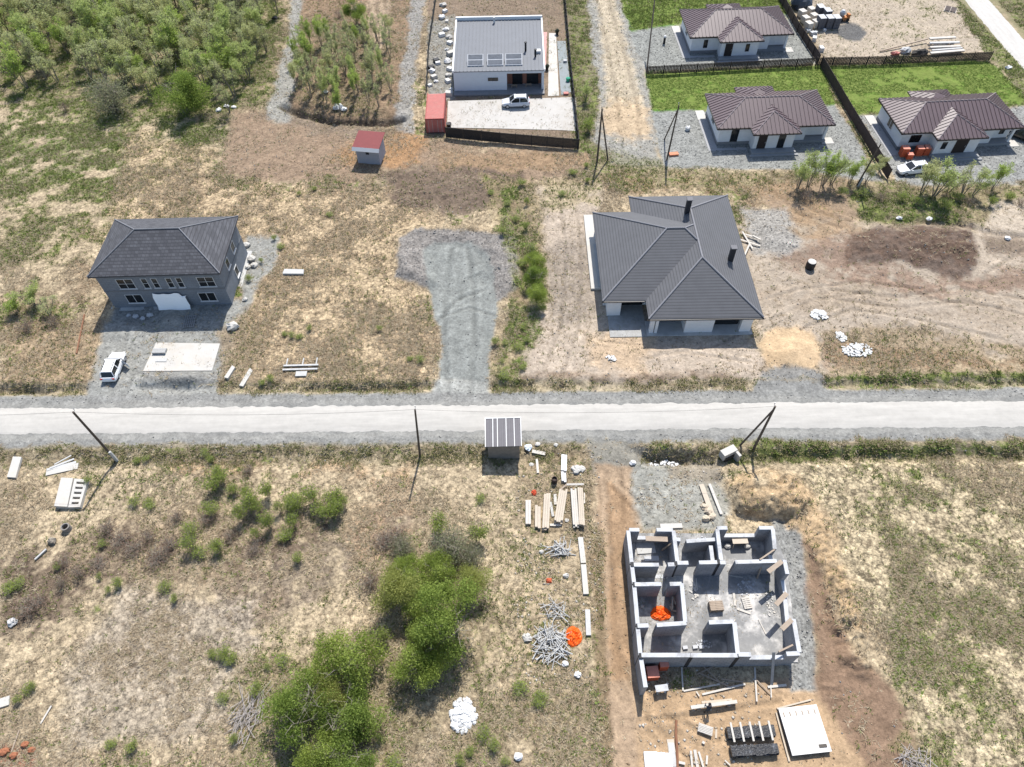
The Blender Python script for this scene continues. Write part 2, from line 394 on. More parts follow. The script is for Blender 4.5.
# base: dead grass, litter and thin green
def L3(c, ds=.15):
    v = np.array(A(*c)); return (v*(1-ds)+v.dot((.25, .6, .15))*ds)*np.array((1.43, 1.40, 1.33))
def mixa(a, b, m): return a*(1-m[..., None])+b*m[..., None]
CC = np.broadcast_to(L3((186,168,138)), GX.shape+(3,)).copy()
CC = mixa(CC, L3((146,128,106)), sstep(n1*.6+n2*.4, .47, .62)*.75)
CC = mixa(CC, L3((206,190,158)), sstep(n2*.7+n3*.3, .52, .68)*.7)
GREEN = sstep(fbm(GX, GY, .16, 61, 4), .48, .64)*.6
DRY = np.full(GX.shape, .6); GRAV = np.zeros(GX.shape)
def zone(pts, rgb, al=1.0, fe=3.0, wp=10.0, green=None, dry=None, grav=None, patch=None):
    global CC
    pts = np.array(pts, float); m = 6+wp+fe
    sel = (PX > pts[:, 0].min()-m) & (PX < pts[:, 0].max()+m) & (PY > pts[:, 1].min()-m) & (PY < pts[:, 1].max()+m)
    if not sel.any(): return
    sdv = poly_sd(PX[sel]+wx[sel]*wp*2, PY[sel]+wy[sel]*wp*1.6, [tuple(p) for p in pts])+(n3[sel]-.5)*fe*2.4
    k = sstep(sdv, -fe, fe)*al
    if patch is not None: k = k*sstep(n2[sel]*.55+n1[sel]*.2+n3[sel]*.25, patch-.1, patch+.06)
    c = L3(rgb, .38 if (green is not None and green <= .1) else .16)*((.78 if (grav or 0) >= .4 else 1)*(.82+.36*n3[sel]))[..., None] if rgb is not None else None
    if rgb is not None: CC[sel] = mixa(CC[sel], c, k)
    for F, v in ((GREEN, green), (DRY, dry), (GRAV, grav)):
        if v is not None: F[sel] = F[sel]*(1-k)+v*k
Z = zone
# upper left
Z([(0,-60),(292,-60),(285,60),(268,112),(180,122),(0,108)], (140,126,100), .8, 8, 14, green=.35, dry=.7)
Z([(0,-40),(280,-40),(280,60),(0,60)], (176,160,124), .7, 8, 14, patch=.52)
Z([(0,100),(60,98),(190,118),(245,112),(225,165),(130,195),(60,190),(0,215)], (140,138,104), .75, 8, 16, green=.7, dry=.5, patch=.46)
Z([(0,-40),(285,-40),(270,100),(180,116),(0,104)], (120,128,78), .6, 8, 16, green=.9, patch=.43)
Z([(0,110),(120,105),(230,125),(200,160),(90,230),(0,262)], (140,144,100), .6, 8, 16, green=.75, patch=.47)
Z([(0,170),(70,180),(130,190),(90,260),(0,270)], (140,130,95), .6, 8, 16, green=.6, dry=.6, patch=.46)
Z([(130,125),(215,150),(215,185),(420,185),(425,300),(440,390),(255,390),(250,250),(110,215)], (196,172,136), .7, 8, 16, green=.18, dry=.8)
Z([(130,125),(440,180),(440,390),(0,390)], (164,138,108), .55, 6, 14, patch=.54)
Z([(0,300),(100,330),(95,392),(0,392)], (150,126,98), .6, 6, 12, green=.35)
Z([(228,108),(262,116),(320,120),(400,135),(590,152),(588,176),(520,182),(385,168),(320,182),(216,178)], (158,128,98), .95, 5, 16, green=.05, dry=.25, grav=.35)
Z([(380,120),(430,135),(420,165),(385,165),(330,160)], (176,132,84), .7, 6, 8)
Z([(380,170),(450,166),(528,168),(520,205),(460,214),(395,205)], (128,110,98), .9, 5, 10, green=.15, dry=.2, grav=.5)
Z([(440,150),(590,152),(590,168),(440,170)], (160,132,100), .7, 4, 8, grav=.3)
Z([(296,-20),(430,-20),(418,60),(398,128),(330,124),(286,108)], (146,122,98), .95, 4, 6, green=.15, dry=.4, grav=.3)
Z([(300,20),(395,30),(392,118),(290,106)], (120,110,84), .6, 5, 8, green=.4, patch=.46)
Z([(364,-10),(392,-10),(388,48),(372,52)], (188,160,126), .8, 3, 4, green=.02, dry=.2)
Z([(291,-10),(303,-10),(299,35),(293,70),(290,122),(266,120),(274,80),(287,40)], (170,172,168), .9, 2.5, 6, green=.04, dry=.05, grav=.9)
Z([(413,-10),(427,-10),(416,70),(414,134),(394,134),(402,60)], (168,168,166), .9, 2.5, 6, green=.04, dry=.05, grav=.9)
Z([(282,106),(330,120),(402,119),(402,125),(330,127),(282,112)], (96,84,68), .8, 2, 4, green=.1)  # shade of bank and trees put into the soil colour along the ditch
Z([(288,112),(330,128),(400,124),(400,138),(330,136),(286,124)], (150,134,114), .6, 4, 9, green=.05, grav=.5)
# flat roofed house plot
Z([(428,-10),(566,-10),(572,20),(572,150),(428,134)], (158,132,106), .95, 2, 3, green=.05, dry=.1, grav=.4)
Z([(428,20),(455,15),(455,100),(428,100)], (165,165,160), .9, 2, 3, grav=.9)
Z([(562,-10),(592,-10),(598,60),(604,155),(578,152),(566,40)], (124,120,92), .85, 3, 6, green=.7, dry=.5)
Z([(570,20),(586,20),(600,110),(586,110)], (118,110,95), .5, 3, 6, patch=.5)
# gravel lane
Z([(586,-10),(618,-10),(640,50),(654,110),(662,168),(612,166),(592,140),(600,100),(590,40)], (172,172,166), .95, 3, 5, green=.03, dry=.04, grav=.8)
Z([(592,-10),(613,-10),(628,50),(646,108),(606,108),(604,60)], (188,173,148), .85, 4, 4, grav=.35)
Z([(600,112),(612,102),(634,100),(650,108),(654,124),(648,136),(624,139),(606,134)], (206,172,122), .85, 6, 8, green=.02, grav=.2)
Z([(590,150),(664,160),(664,172),(590,176)], (138,134,100), .6, 4, 6, green=.5)
# lots of the three brown roofed houses
Z([(616,-20),(790,-20),(790,20),(690,24),(630,30)], (92,124,50), .95, 2, 3, green=1.0, dry=.0)
Z([(628,31),(690,22),(795,14),(815,64),(646,72)], (160,165,162), 1, 1.5, 2, green=0, dry=0, grav=.9)
Z([(646,73),(822,65),(836,104),(654,112)], (92,124,48), 1, 1.5, 2, green=1.0, dry=0)
Z([(651,111),(836,104),(884,184),(800,170),(664,168)], (162,166,164), 1, 1.5, 3, green=0, dry=0, grav=.9)
Z([(823,66),(988,60),(1032,104),(856,115)], (90,124,44), 1, 2, 3, green=1.0, dry=0)
Z([(646,73),(822,65),(836,104),(654,112)], (176,170,110), .8, 2, 2, green=.3, patch=.56)
Z([(823,66),(988,60),(1032,104),(856,115)], (176,170,110), .8, 2, 2, green=.3, patch=.55)
Z([(616,-20),(790,-20),(790,20),(690,24),(630,30)], (176,170,110), .8, 2, 2, green=.3, patch=.56)
Z([(856,115),(1034,106),(1034,186),(900,186)], (164,167,166), 1, 1.5, 3, green=0, dry=0, grav=.9)
Z([(782,-20),(962,-20),(990,52),(826,60)], (186,168,144), .95, 3, 4, green=.08, dry=.1, grav=.3)
Z([(880,4),(940,4),(930,40),(890,34)], (168,158,128), .6, 5, 8, green=.5, patch=.5)
Z([(945,-10),(985,-10),(1034,60),(1034,110),(990,58),(960,10)], (136,132,98), .9, 3, 5, green=.7, dry=.5)
Z([(984,-10),(1034,-10),(1034,50)], (134,130,96), .9, 3, 5, green=.6, dry=.6)
Z([(836,26),(846,23),(858,25),(866,33),(860,40),(846,40),(838,34)], (112,114,118), .95, 1.5, 3, green=0, dry=0, grav=.6)
# strip in front of the lots
Z([(590,172),(662,168),(795,172),(900,186),(1034,184),(1034,232),(965,226),(860,218),(780,196),(600,188)], (150,138,106), .9, 4, 8, green=.45, dry=.6)
Z([(640,172),(790,176),(800,196),(640,196)], (172,150,116), .6, 4, 8, patch=.5)
Z([(750,186),(850,178),(862,214),(850,232),(780,222)], (164,134,102), .9, 5, 8, green=.03, dry=.1, grav=.3)
Z([(848,200),(862,190),(900,196),(960,200),(960,226),(865,222)], (128,132,82), .7, 4, 6, green=.9, patch=.42)
# big lot on the right
Z([(738,222),(860,224),(1034,228),(1034,362),(930,352),(822,372),(762,340),(745,260)], (178,160,139), .95, 6, 10, green=.02, dry=.06, grav=.25)
Z([(990,200),(1034,196),(1034,235),(985,230)], (196,178,156), .9, 4, 6, green=.03, dry=.1)
Z([(740,300),(830,270),(1034,300),(1034,340),(900,310),(800,310)], (160,144,126), .7, 6, 8, patch=.47)
Z([(846,236),(880,226),(970,228),(978,262),(962,288),(940,272),(900,262),(850,265)], (132,108,94), .95, 4, 8, green=.02, dry=.15, grav=.4)
Z([(770,240),(850,232),(862,262),(950,280),(1034,262),(1034,290),(930,296),(840,280),(780,262)], (140,116,100), .85, 6, 14, grav=.35, patch=.47)
Z([(590,172),(800,180),(860,230),(800,240),(740,205),(600,190)], (158,132,102), .8, 6, 14, grav=.3, patch=.48)
Z([(985,235),(1034,240),(1034,258),(990,252)], (140,122,106), .8, 4, 6, grav=.4)
Z([(738,206),(785,210),(802,240),(790,254),(752,252)], (176,174,170), .9, 4, 6, green=0, dry=.02, grav=1)
Z([(820,330),(880,322),(1034,345),(1034,396),(824,396)], (164,144,116), .85, 6, 12, green=.3, dry=.45, patch=.42)
Z([(822,340),(1034,362),(1034,372),(822,365)], (150,118,90), .6, 4, 5, patch=.46)
Z([(824,376),(1034,372),(1034,390),(824,390)], (128,128,84), .8, 3, 5, green=1.0, dry=.6, patch=.4)
# big house plot
Z([(535,186),(600,184),(610,300),(740,330),(770,360),(765,392),(520,386),(522,330),(545,280)], (190,170,148), .95, 4, 7, green=.04, dry=.08, grav=.3)
Z([(545,250),(592,230),(596,310),(560,330),(545,300)], (166,154,142), .8, 6, 8, grav=.5)
Z([(585,336),(610,332),(650,338),(656,356),(640,368),(600,366)], (196,166,128), .55, 9, 14)
Z([(540,180),(600,178),(598,205),(545,210)], (176,160,124), .7, 4, 6, green=.5, patch=.46)
Z([(480,176),(536,178),(546,210),(548,300),(528,330),(524,392),(486,392),(502,340),(516,296),(500,236)], (160,144,108), .7, 4, 9, green=.5, dry=.5, grav=.1, patch=.38)
Z([(508,190),(520,190),(530,290),(518,340),(512,300)], (128,110,88), .6, 3, 5, green=.2)
Z([(760,346),(766,334),(778,328),(795,327),(810,332),(819,342),(821,356),(815,368),(800,376),(782,375),(767,365)], (212,174,118), .95, 2.5, 4, green=0, dry=0, grav=.15)
Z([(760,376),(776,366),(820,372),(824,398),(750,400)], (150,152,152), .95, 3, 4, green=0, dry=0, grav=.6)
# gravel driveway
Z([(398,238),(414,228),(470,229),(516,236),(520,285),(500,300),(430,288),(398,276)], (158,152,148), 1, 2.5, 5, green=0, dry=0, grav=1)
Z([(424,250),(436,242),(470,240),(490,256),(499,310),(492,350),(484,398),(438,398),(443,350),(430,300)], (152,159,157), 1, 2, 4, green=0, dry=0, grav=.42)
# left house plot
Z([(100,330),(120,300),(240,300),(245,235),(278,236),(276,262),(262,280),(240,330),(215,394),(92,398)], (166,170,168), .95, 3, 6, green=.02, dry=.02, grav=.6)
Z([(140,368),(240,372),(240,394),(140,396)], (152,152,150), .7, 4, 6, grav=.9)
Z([(215,330),(262,300),(262,392),(225,392)], (160,140,112), .8, 5, 8, green=.35, dry=.4)
Z([(164,380),(180,371),(200,371),(214,382),(208,392),(176,392)], (146,148,148), .8, 2.5, 5, green=0, dry=0, grav=.8)
Z([(505,190),(520,186),(530,240),(545,300),(540,330),(520,390),(495,390),(512,330),(508,280),(500,230)], (138,140,90), .6, 3, 10, green=.85, dry=.4, patch=.47)
Z([(846,236),(880,226),(970,228),(978,262),(962,288),(940,272),(900,262),(850,265)], (104,84,72), .8, 4, 8, patch=.48)
Z([(520,374),(700,370),(740,377),(738,388),(520,390)], (140,118,98), .75, 3, 6, patch=.46, grav=.4)
# verges and shoulder
Z([(-10,384),(1034,378),(1034,392),(-10,399)], (172,160,132), .7, 2, 6, green=.4, dry=.5, grav=.35)
Z([(436,380),(488,380),(490,402),(430,402)], (174,178,175), 1, 3, 3, green=0, dry=0, grav=.5)
Z([(758,380),(822,380),(830,398),(748,400)], (150,152,152), 1, 3, 3, green=0, dry=0, grav=.5)
Z([(90,380),(215,384),(220,402),(86,404)], (164,168,167), .95, 3, 4, green=.02, dry=0, grav=.7)
Z([(-10,396),(1034,388),(1034,441),(-10,450)], (156,158,157), 1, 1.5, 2, green=0, dry=0, grav=.6)
Z([(-10,403),(1034,395),(1034,399),(-10,408)], (190,189,184), .35, 2.5, 5, grav=.4)
Z([(-10,436),(1034,428),(1034,433),(-10,441)], (190,189,184), .35, 2.5, 5, grav=.4)
Z([(-10,447),(1034,439),(1034,463),(-10,470)], (170,156,126), .75, 2.5, 6, green=.45, dry=.7, grav=.4)
Z([(-10,448),(420,446),(420,462),(-10,468)], (170,168,160), .7, 2, 5, patch=.54, grav=.9, green=.3)
Z([(820,446),(1034,440),(1034,456),(820,460)], (136,138,92), .6, 3, 5, green=.9, patch=.42)
Z([(730,442),(830,440),(830,460),(730,462)], (130,130,92), .6, 3, 5, green=1, patch=.4)
# near left field
Z([(-10,466),(590,460),(598,767),(-10,767)], (186,168,138), .5, 6, 10, green=.2, dry=.7)
Z([(0,560),(60,540),(120,520),(210,520),(330,505),(350,530),(280,570),(180,580),(90,600),(30,640),(0,640)], (100,84,74), .9, 8, 14, green=.3, dry=.45, patch=.42)
Z([(200,590),(330,540),(400,500),(420,520),(330,590),(240,640)], (118,102,90), .8, 8, 14, green=.08, patch=.44)
Z([(40,480),(330,480),(420,500),(400,767),(40,767)], (206,184,150), .6, 6, 10, patch=.55)
Z([(60,640),(240,560),(300,600),(120,700)], (140,120,100), .55, 6, 14, patch=.5)
Z([(820,470),(1034,460),(1034,767),(920,767)], (150,128,104), .6, 6, 10, patch=.53)
Z([(120,590),(260,600),(240,720),(60,760),(60,680)], (176,160,138), .7, 10, 14, green=.05, dry=.7)
Z([(-10,735),(20,745),(38,752),(30,775),(-10,775)], (158,98,66), .9, 3, 6, green=.1)
Z([(170,460),(420,462),(420,480),(170,478)], (186,150,112), .6, 5, 8, patch=.48)
Z([(350,480),(420,480),(410,560),(350,560)], (170,138,108), .6, 6, 8, patch=.52)
Z([(370,640),(470,560),(500,620),(470,700),(400,767),(370,767)], (132,120,92), .7, 10, 12, green=.35, patch=.42)
Z([(230,660),(300,640),(400,700),(400,780),(230,780)], (140,128,92), .6, 10, 12, green=.5, patch=.44)
Z([(470,700),(600,690),(604,780),(430,780)], (140,128,96), .6, 10, 12, green=.55, patch=.46)
Z([(500,560),(590,540),(600,767),(500,767)], (170,152,122), .6, 10, 12, green=.3, patch=.46)
Z([(522,450),(590,448),(590,540),(522,540)], (158,140,112), .7, 5, 8, green=.4)
# building site
Z([(585,440),(650,442),(640,474),(590,474)], (158,156,146), .9, 5, 5, green=.02, dry=.02, grav=.4)
Z([(592,462),(632,466),(640,520),(632,560),(640,690),(720,690),(800,676),(850,660),(886,700),(905,775),(606,775),(600,600)], (178,146,108), 1, 3, 4, green=.01, dry=.02, grav=.2)
Z([(606,480),(632,500),(632,680),(612,680)], (158,124,88), .6, 4, 5)
Z([(640,690),(850,690),(880,775),(640,775)], (184,154,118), .8, 6, 8)
Z([(636,462),(716,462),(724,500),(728,532),(640,532),(630,500)], (172,174,166), .95, 4, 7, green=.02, dry=.03, grav=.6)
Z([(660,458),(720,458),(720,485),(670,478)], (164,146,120), .6, 5, 7, grav=.4, patch=.45)
Z([(772,518),(800,520),(808,590),(820,690),(790,692),(780,600)], (160,162,160), 1, 2.5, 4, green=0, dry=0, grav=1)
Z([(800,520),(815,530),(836,610),(850,650),(905,690),(930,775),(870,775),(820,690),(808,600)], (146,112,82), .95, 5, 8, green=.08, dry=.15, grav=.2)
Z([(728,478),(750,470),(800,472),(830,520),(860,580),(870,640),(840,620),(812,540),(780,522),(742,518)], (190,162,124), .9, 4, 8, green=.2, dry=.4, patch=.34)
Z([(588,530),(602,530),(606,600),(612,775),(598,775),(594,600)], (134,116,88), .8, 2.5, 4, green=.4, dry=.4)
# right field
Z([(800,462),(1034,456),(1034,775),(920,775),(880,660),(830,520)], (192,176,142), .75, 6, 12, green=.3, dry=.95)
Z([(840,470),(940,470),(1034,520),(1034,775),(900,775),(890,650)], (122,126,78), .5, 6, 14, green=.65, patch=.51)
Z([(890,640),(904,640),(908,680),(896,690)], (104,120,62), .8, 3, 4, green=1)
def Zraw(pts, rgb, al=1.0, fe=2.0, wp=3.0, patch=None):
    global CC
    keep = L3.__globals__['L3']
    globals()['L3'] = lambda c, ds=0: np.array(A(*c))
    zone(pts, rgb, al, fe, wp, patch=patch); globals()['L3'] = keep
for q in ([(616,-20),(790,-20),(775,8),(690,23),(630,30)], [(646,73),(822,65),(836,104),(654,112)], [(823,66),(988,60),(1032,104),(856,115)]):
    Zraw(q, (98,142,48), 1.0); Zraw(q, (170,172,104), .5, patch=.56)
Z([(447,100),(578,96),(580,133),(500,130),(446,128)], None, grav=0)
Z([(-10,405),(1034,397),(1034,432),(-10,439)], None, grav=0, fe=1, wp=1); Z([(945,-15),(985,-15),(1045,56),(1045,92)], None, grav=0, dry=0, green=0, fe=1, wp=1)
Z([(140,372),(216,372),(222,342),(154,341)], None, grav=0, fe=1, wp=1)
Z([(580,214),(606,214),(612,295),(584,293)], None, grav=0, fe=1, wp=1)
for pts, wd in TRACKS:
    x0, x1 = min(p[0] for p in pts)-2, max(p[0] for p in pts)+2; y0, y1 = min(p[1] for p in pts)-2, max(p[1] for p in pts)+2
    sel = (GX > x0) & (GX < x1) & (GY > y0) & (GY < y1); d = seg_dist(GX[sel], GY[sel], pts)
    k = (np.exp(-(d/wd)**2)*.27-np.exp(-((d-wd*2.2)/wd)**2)*.14)*sstep(n2[sel]*.5+n3[sel]*.5, .35, .6)
    CC[sel] = CC[sel]*(1-k)[:, None]
GV = np.stack([GX, GY, GZ], -1).reshape(-1, 3)
ny, nx = GX.shape; idx = np.arange(ny*nx).reshape(ny, nx)
GF = np.stack([idx[:-1, :-1], idx[:-1, 1:], idx[1:, 1:], idx[1:, :-1]], -1).reshape(-1, 4)
def ground_material():
    m, t, b = base('ground_cover'); tc = nd(t, 'ShaderNodeTexCoord').outputs['Object']
    col = nd(t, 'ShaderNodeAttribute', attribute_name='Col').outputs['Color']
    ms = nd(t, 'ShaderNodeSeparateColor'); t.links.new(nd(t, 'ShaderNodeAttribute', attribute_name='Mix').outputs['Color'], ms.inputs[0])
    gr, dr, gv = ms.outputs[0], ms.outputs[1], ms.outputs[2]
    na = noise(t, tc, .8, 6, .68); nb = noise(t, tc, 3.2, 4, .68); nc = noise(t, tc, 9, 2, .6)
    f = mth(t, 'ADD', mth(t, 'MULTIPLY', mth(t, 'SUBTRACT', na, .5), 1.5), mth(t, 'MULTIPLY', mth(t, 'SUBTRACT', nb, .5), 1.3))
    f = mth(t, 'ADD', f, mth(t, 'MULTIPLY', mth(t, 'SUBTRACT', nc, .5), .9))
    amp = mth(t, 'ADD', .5, mth(t, 'MULTIPLY', dr, .75))
    vt = nd(t, 'ShaderNodeTexVoronoi'); vt.inputs['Scale'].default_value = 2.6
    dv = nd(t, 'ShaderNodeVectorMath', operation='MULTIPLY_ADD'); nz = nd(t, 'ShaderNodeTexNoise'); nz.inputs['Scale'].default_value = 3; nz.inputs['Detail'].default_value = 3
    t.links.new(tc, nz.inputs['Vector']); t.links.new(nz.outputs['Color'], dv.inputs[0]); dv.inputs[1].default_value = (.5, .5, .5); t.links.new(tc, dv.inputs[2]); t.links.new(dv.outputs[0], vt.inputs['Vector'])
    vs_ = nd(t, 'ShaderNodeSeparateColor'); t.links.new(vt.outputs['Color'], vs_.inputs[0])
    tus = mth(t, 'SUBTRACT', mth(t, 'MULTIPLY', vs_.outputs[0], .85), mth(t, 'MULTIPLY', vt.outputs['Distance'], 1.1))  # random tussock tone, with shade between clumps painted as darker cell edges
    f = mth(t, 'ADD', f, mth(t, 'MULTIPLY', mth(t, 'ADD', tus, .02), mth(t, 'ADD', .15, mth(t, 'MULTIPLY', dr, .75))))
    f = mth(t, 'ADD', mth(t, 'MULTIPLY', f, amp), 1.03); f = mth(t, 'MAXIMUM', f, .3)
    c = mixc(t, 1.0, col, f, 'MULTIPLY')
    # litter and bare earth speckle inside dry ground
    lit = mth(t, 'MULTIPLY', ramp(t, noise(t, tc, 1.7, 6, .7), .52, .64), mth(t, 'MULTIPLY', dr, .6))
    c = mixc(t, lit, c, A(142, 122, 100))
    # green patches
    gm = mth(t, 'ADD', noise(t, tc, .9, 7, .7), mth(t, 'MULTIPLY', mth(t, 'SUBTRACT', gr, .5), .42)); gm = ramp(t, gm, .5, .62)
    gm = mth(t, 'MULTIPLY', gm, ramp(t, gr, .02, .3))
    gc = mixc(t, ramp(t, noise(t, tc, 2.3, 4), .4, .62), A(108, 124, 62), A(164, 174, 100))
    c = mixc(t, mth(t, 'MULTIPLY', gm, .8), c, gc)
    # stones
    vo = nd(t, 'ShaderNodeTexVoronoi'); vo.inputs['Scale'].default_value = 4.5; t.links.new(tc, vo.inputs['Vector'])
    sc_ = nd(t, 'ShaderNodeSeparateColor'); t.links.new(vo.outputs['Color'], sc_.inputs[0])
    st = mth(t, 'ADD', .62, mth(t, 'MULTIPLY', sc_.outputs[0], .76))
    c = mixc(t, mth(t, 'MULTIPLY', gv, .8), c, mixc(t, 1.0, c, st, 'MULTIPLY'))
    t.links.new(c, b.inputs['Base Color']); b.inputs['Roughness'].default_value = .95; b.inputs['Specular IOR Level'].default_value = .08
    hgt = mth(t, 'ADD', mth(t, 'MULTIPLY', nb, .16), mth(t, 'ADD', mth(t, 'MULTIPLY', na, .25), mth(t, 'MULTIPLY', nc, .06)))
    hgt = mth(t, 'ADD', hgt, mth(t, 'MULTIPLY', mth(t, 'MULTIPLY', sc_.outputs[1], gv), .05))
    bn = nd(t, 'ShaderNodeBump'); bn.inputs['Distance'].default_value = 1.0
    t.links.new(mth(t, 'ADD', .35, mth(t, 'MULTIPLY', dr, .5), True), bn.inputs['Strength'])
    t.links.new(hgt, bn.inputs['Height']); t.links.new(bn.outputs[0], b.inputs['Normal']); return m
MIX = np.stack([GREEN, DRY, GRAV], -1)
gme = big_mesh('ground', GV, GF, ground_material(), {'Col': CC.reshape(-1, 3), 'Mix': MIX.reshape(-1, 3)})
gme.polygons.foreach_set('use_smooth', [True]*len(gme.polygons))
go = bpy.data.objects.new('ground', gme); COL.objects.link(go); tag(go, kind='structure')
# ------------------------------------------------------------------ roads
def road_material(name, rgb, rut, ang=0):
    m, t, b = base(name); tc = nd(t, 'ShaderNodeTexCoord').outputs['Object']
    mp = nd(t, 'ShaderNodeMapping'); mp.inputs['Scale'].default_value = (.12, 1, 1); vr_ = nd(t, 'ShaderNodeVectorRotate', rotation_type='Z_AXIS'); vr_.inputs['Angle'].default_value = ang; t.links.new(tc, vr_.inputs[0]); t.links.new(vr_.outputs[0], mp.inputs[0])
    st = noise(t, mp.outputs[0], 1.6, 6, .65); fi = noise(t, tc, 1.4, 8, .7)
    f = mth(t, 'ADD', mth(t, 'MULTIPLY', st, rut), mth(t, 'MULTIPLY', fi, .28)); f = mth(t, 'ADD', f, 1-rut*.5-.14)
    c = mixc(t, 1.0, tuple(rgb), f, 'MULTIPLY')
    t.links.new(c, b.inputs['Base Color']); b.inputs['Roughness'].default_value = .95; b.inputs['Specular IOR Level'].default_value = .1
    bn = nd(t, 'ShaderNodeBump'); bn.inputs['Strength'].default_value = .3; bn.inputs['Distance'].default_value = .1
    t.links.new(fi, bn.inputs['Height']); t.links.new(bn.outputs[0], b.inputs['Normal']); return m
def ribbon(name, m, pa, pb, n, jit, z, seed):
    rd = random.Random(seed); mb = MB(); rows = 7
    pa = [Vector((*p, 0)) for p in pa]; pb = [Vector((*p, 0)) for p in pb]
    jr = [(fbm(np.array([i*.31]), np.array([seed*1.0]), 1, 5, 3)[0]-.5)*2*jit for i in range(n+1)]
    jr = [v+rd.uniform(-.07, .07) for v in jr]
    jq = [(fbm(np.array([i*.31]), np.array([seed+7.0]), 1, 6, 3)[0]-.5)*2*jit for i in range(n+1)]
    jq = [v+rd.uniform(-.07, .07) for v in jq]
    for i in range(n+1):
        u = i/n; p = pa[0].lerp(pa[1], u); q = pb[0].lerp(pb[1], u); d = (q-p).normalized(); p = p+d*jr[i]; q = q+d*jq[i]
        for k in range(rows):
            v = k/(rows-1); s = p.lerp(q, v); mb.v.append((s.x, s.y, z+.09*math.sin(v*PI)+(-.12 if k in (0, rows-1) else 0)))
    for i in range(n):
        for k in range(rows-1): a_ = i*rows+k; mb.f.append((a_, a_+rows, a_+rows+1, a_+1))
    mb.smooth = True
    o = mb.build(name, m); tag(o, kind='structure'); return o
def ext(p, q, s=.25): p, q = Vector(p), Vector(q); d = q-p; return (p-d*s, q+d*s)
w2 = lambda x, y: tuple(P(x, y)[:2])
roadm = road_material('white_gravel', A(226, 222, 214), .5)
ribbon('road', roadm, ext(w2(0,437), w2(1024,429.5), .3), ext(w2(0,406), w2(1024,398), .3), 640, .22, .03, 3)
q0_, q1_ = w2(964,-15), w2(1040,74)
ribbon('side_road', road_material('side_road_gravel', A(238, 234, 227), .4, -math.atan2(q1_[1]-q0_[1], q1_[0]-q0_[0])), (w2(950,-15), w2(1040,92)), (w2(978,-15), w2(1040,56)), 120, .2, .05, 9)
# ------------------------------------------------------------------ roofs and houses
def hip_roof(mb, x0, x1, y0, y1, z0, sl, th=.22):
    w_, d_ = x1-x0, y1-y0; n = len(mb.v)
    if w_ >= d_: r = ((x0+d_/2, (y0+y1)/2), (x1-d_/2, (y0+y1)/2)); h = d_/2*sl
    else: r = (((x0+x1)/2, y0+w_/2), ((x0+x1)/2, y1-w_/2)); h = w_/2*sl
    c = [(x0,y0),(x1,y0),(x1,y1),(x0,y1)]
    for z in (z0-th, z0):
        for p in c: mb.v.append((*p, z))
    for p in r: mb.v.append((*p, z0+h))
    mb.f.append((n+3,n+2,n+1,n))
    for i in range(4): mb.f.append((n+i, n+(i+1)%4, n+4+(i+1)%4, n+4+i))
    a, b, cc, dd, e_, f_ = (n+4+i for i in range(6))
    if w_ >= d_: mb.f += [(a,b,f_,e_), (b,cc,f_), (cc,dd,e_,f_), (dd,a,e_)]
    else: mb.f += [(a,b,e_), (b,cc,f_,e_), (cc,dd,f_), (dd,a,e_,f_)]
    C3 = [Vector((*p, z0)) for p in c]; R3 = [Vector((*p, z0+h)) for p in r]
    pairs = [(0,0),(1,1),(2,1),(3,0)] if w_ >= d_ else [(0,0),(1,0),(2,1),(3,1)]
    return [(C3[i], R3[j]) for i, j in pairs]+[(R3[0], R3[1])]
def hip_ribs(mb, x0, x1, y0, y1, z0, sl, step=.62, r=.06, sides='fblr'):
    w_, d_ = x1-x0, y1-y0; up = Vector((0, 0, .015))
    def line(p, q): mb.beam(Vector(p)+up, Vector(q)+up, r*2, r*2.2)
    m = min(w_, d_)/2
    k = step*.5
    while k < w_:
        L = min(k, w_-k, d_/2)
        if L > .25:
            if 'f' in sides: line((x0+k, y0, z0), (x0+k, y0+L, z0+L*sl))
            if 'b' in sides: line((x0+k, y1, z0), (x0+k, y1-L, z0+L*sl))
        k += step
    k = step*.5
    while k < d_:
        L = min(k, d_-k, w_/2)
        if L > .25:
            if 'l' in sides: line((x0, y0+k, z0), (x0+L, y0+k, z0+L*sl))
            if 'r' in sides: line((x1, y0+k, z0), (x1-L, y0+k, z0+L*sl))
        k += step
def caps(mb, lines, r=.11):
    for p, q in lines: mb.tube([p+Vector((0,0,.03)), q+Vector((0,0,.03))], r, n=6)
def window(par, x, y, z, w_, h_, cols=2, rows=1, face=0, fm=None, th=.09, wide=None, sill=True):
    """face: rotation of the outward normal from -Y; x, y on the wall plane, z bottom"""
    fm = fm or whitep; R = Matrix.Rotation(face, 3, 'Z'); o = Vector((x, y, z))
    f = MB(); g = MB()
    def bx(mb, u0, u1, v0, v1, d0, d1): mb.box(o+R @ Vector(((u0+u1)/2, -(d0+d1)/2, (v0+v1)/2)), (u1-u0, d1-d0, v1-v0), M=R)
    hw = w_/2
    bx(f, -hw-th, -hw, -th, h_+th, -.02, .06); bx(f, hw, hw+th, -th, h_+th, -.02, .06)
    bx(f, -hw, hw, h_, h_+th, -.02, .055); bx(f, -hw, hw, -th, 0, -.02, .055)
    for i in range(1, cols):
        u = -hw+w_*i/cols; bx(f, u-th*.5, u+th*.5, 0, h_, -.02, .05)
    for j in range(1, rows):
        v = h_*j/rows; bx(f, -hw, hw, v-th*.4, v+th*.4, -.02, .045)
    fo = f.build('window', fm, par)
    bx(g, -hw, hw, 0, h_, -.01, .022); g.build('pane', glass, fo)
    if sill:
        s = MB(); bx(s, -hw-.15, hw+.15, -th-.05, -th, 0, .16); s.build('sill', fm, fo)
    return fo
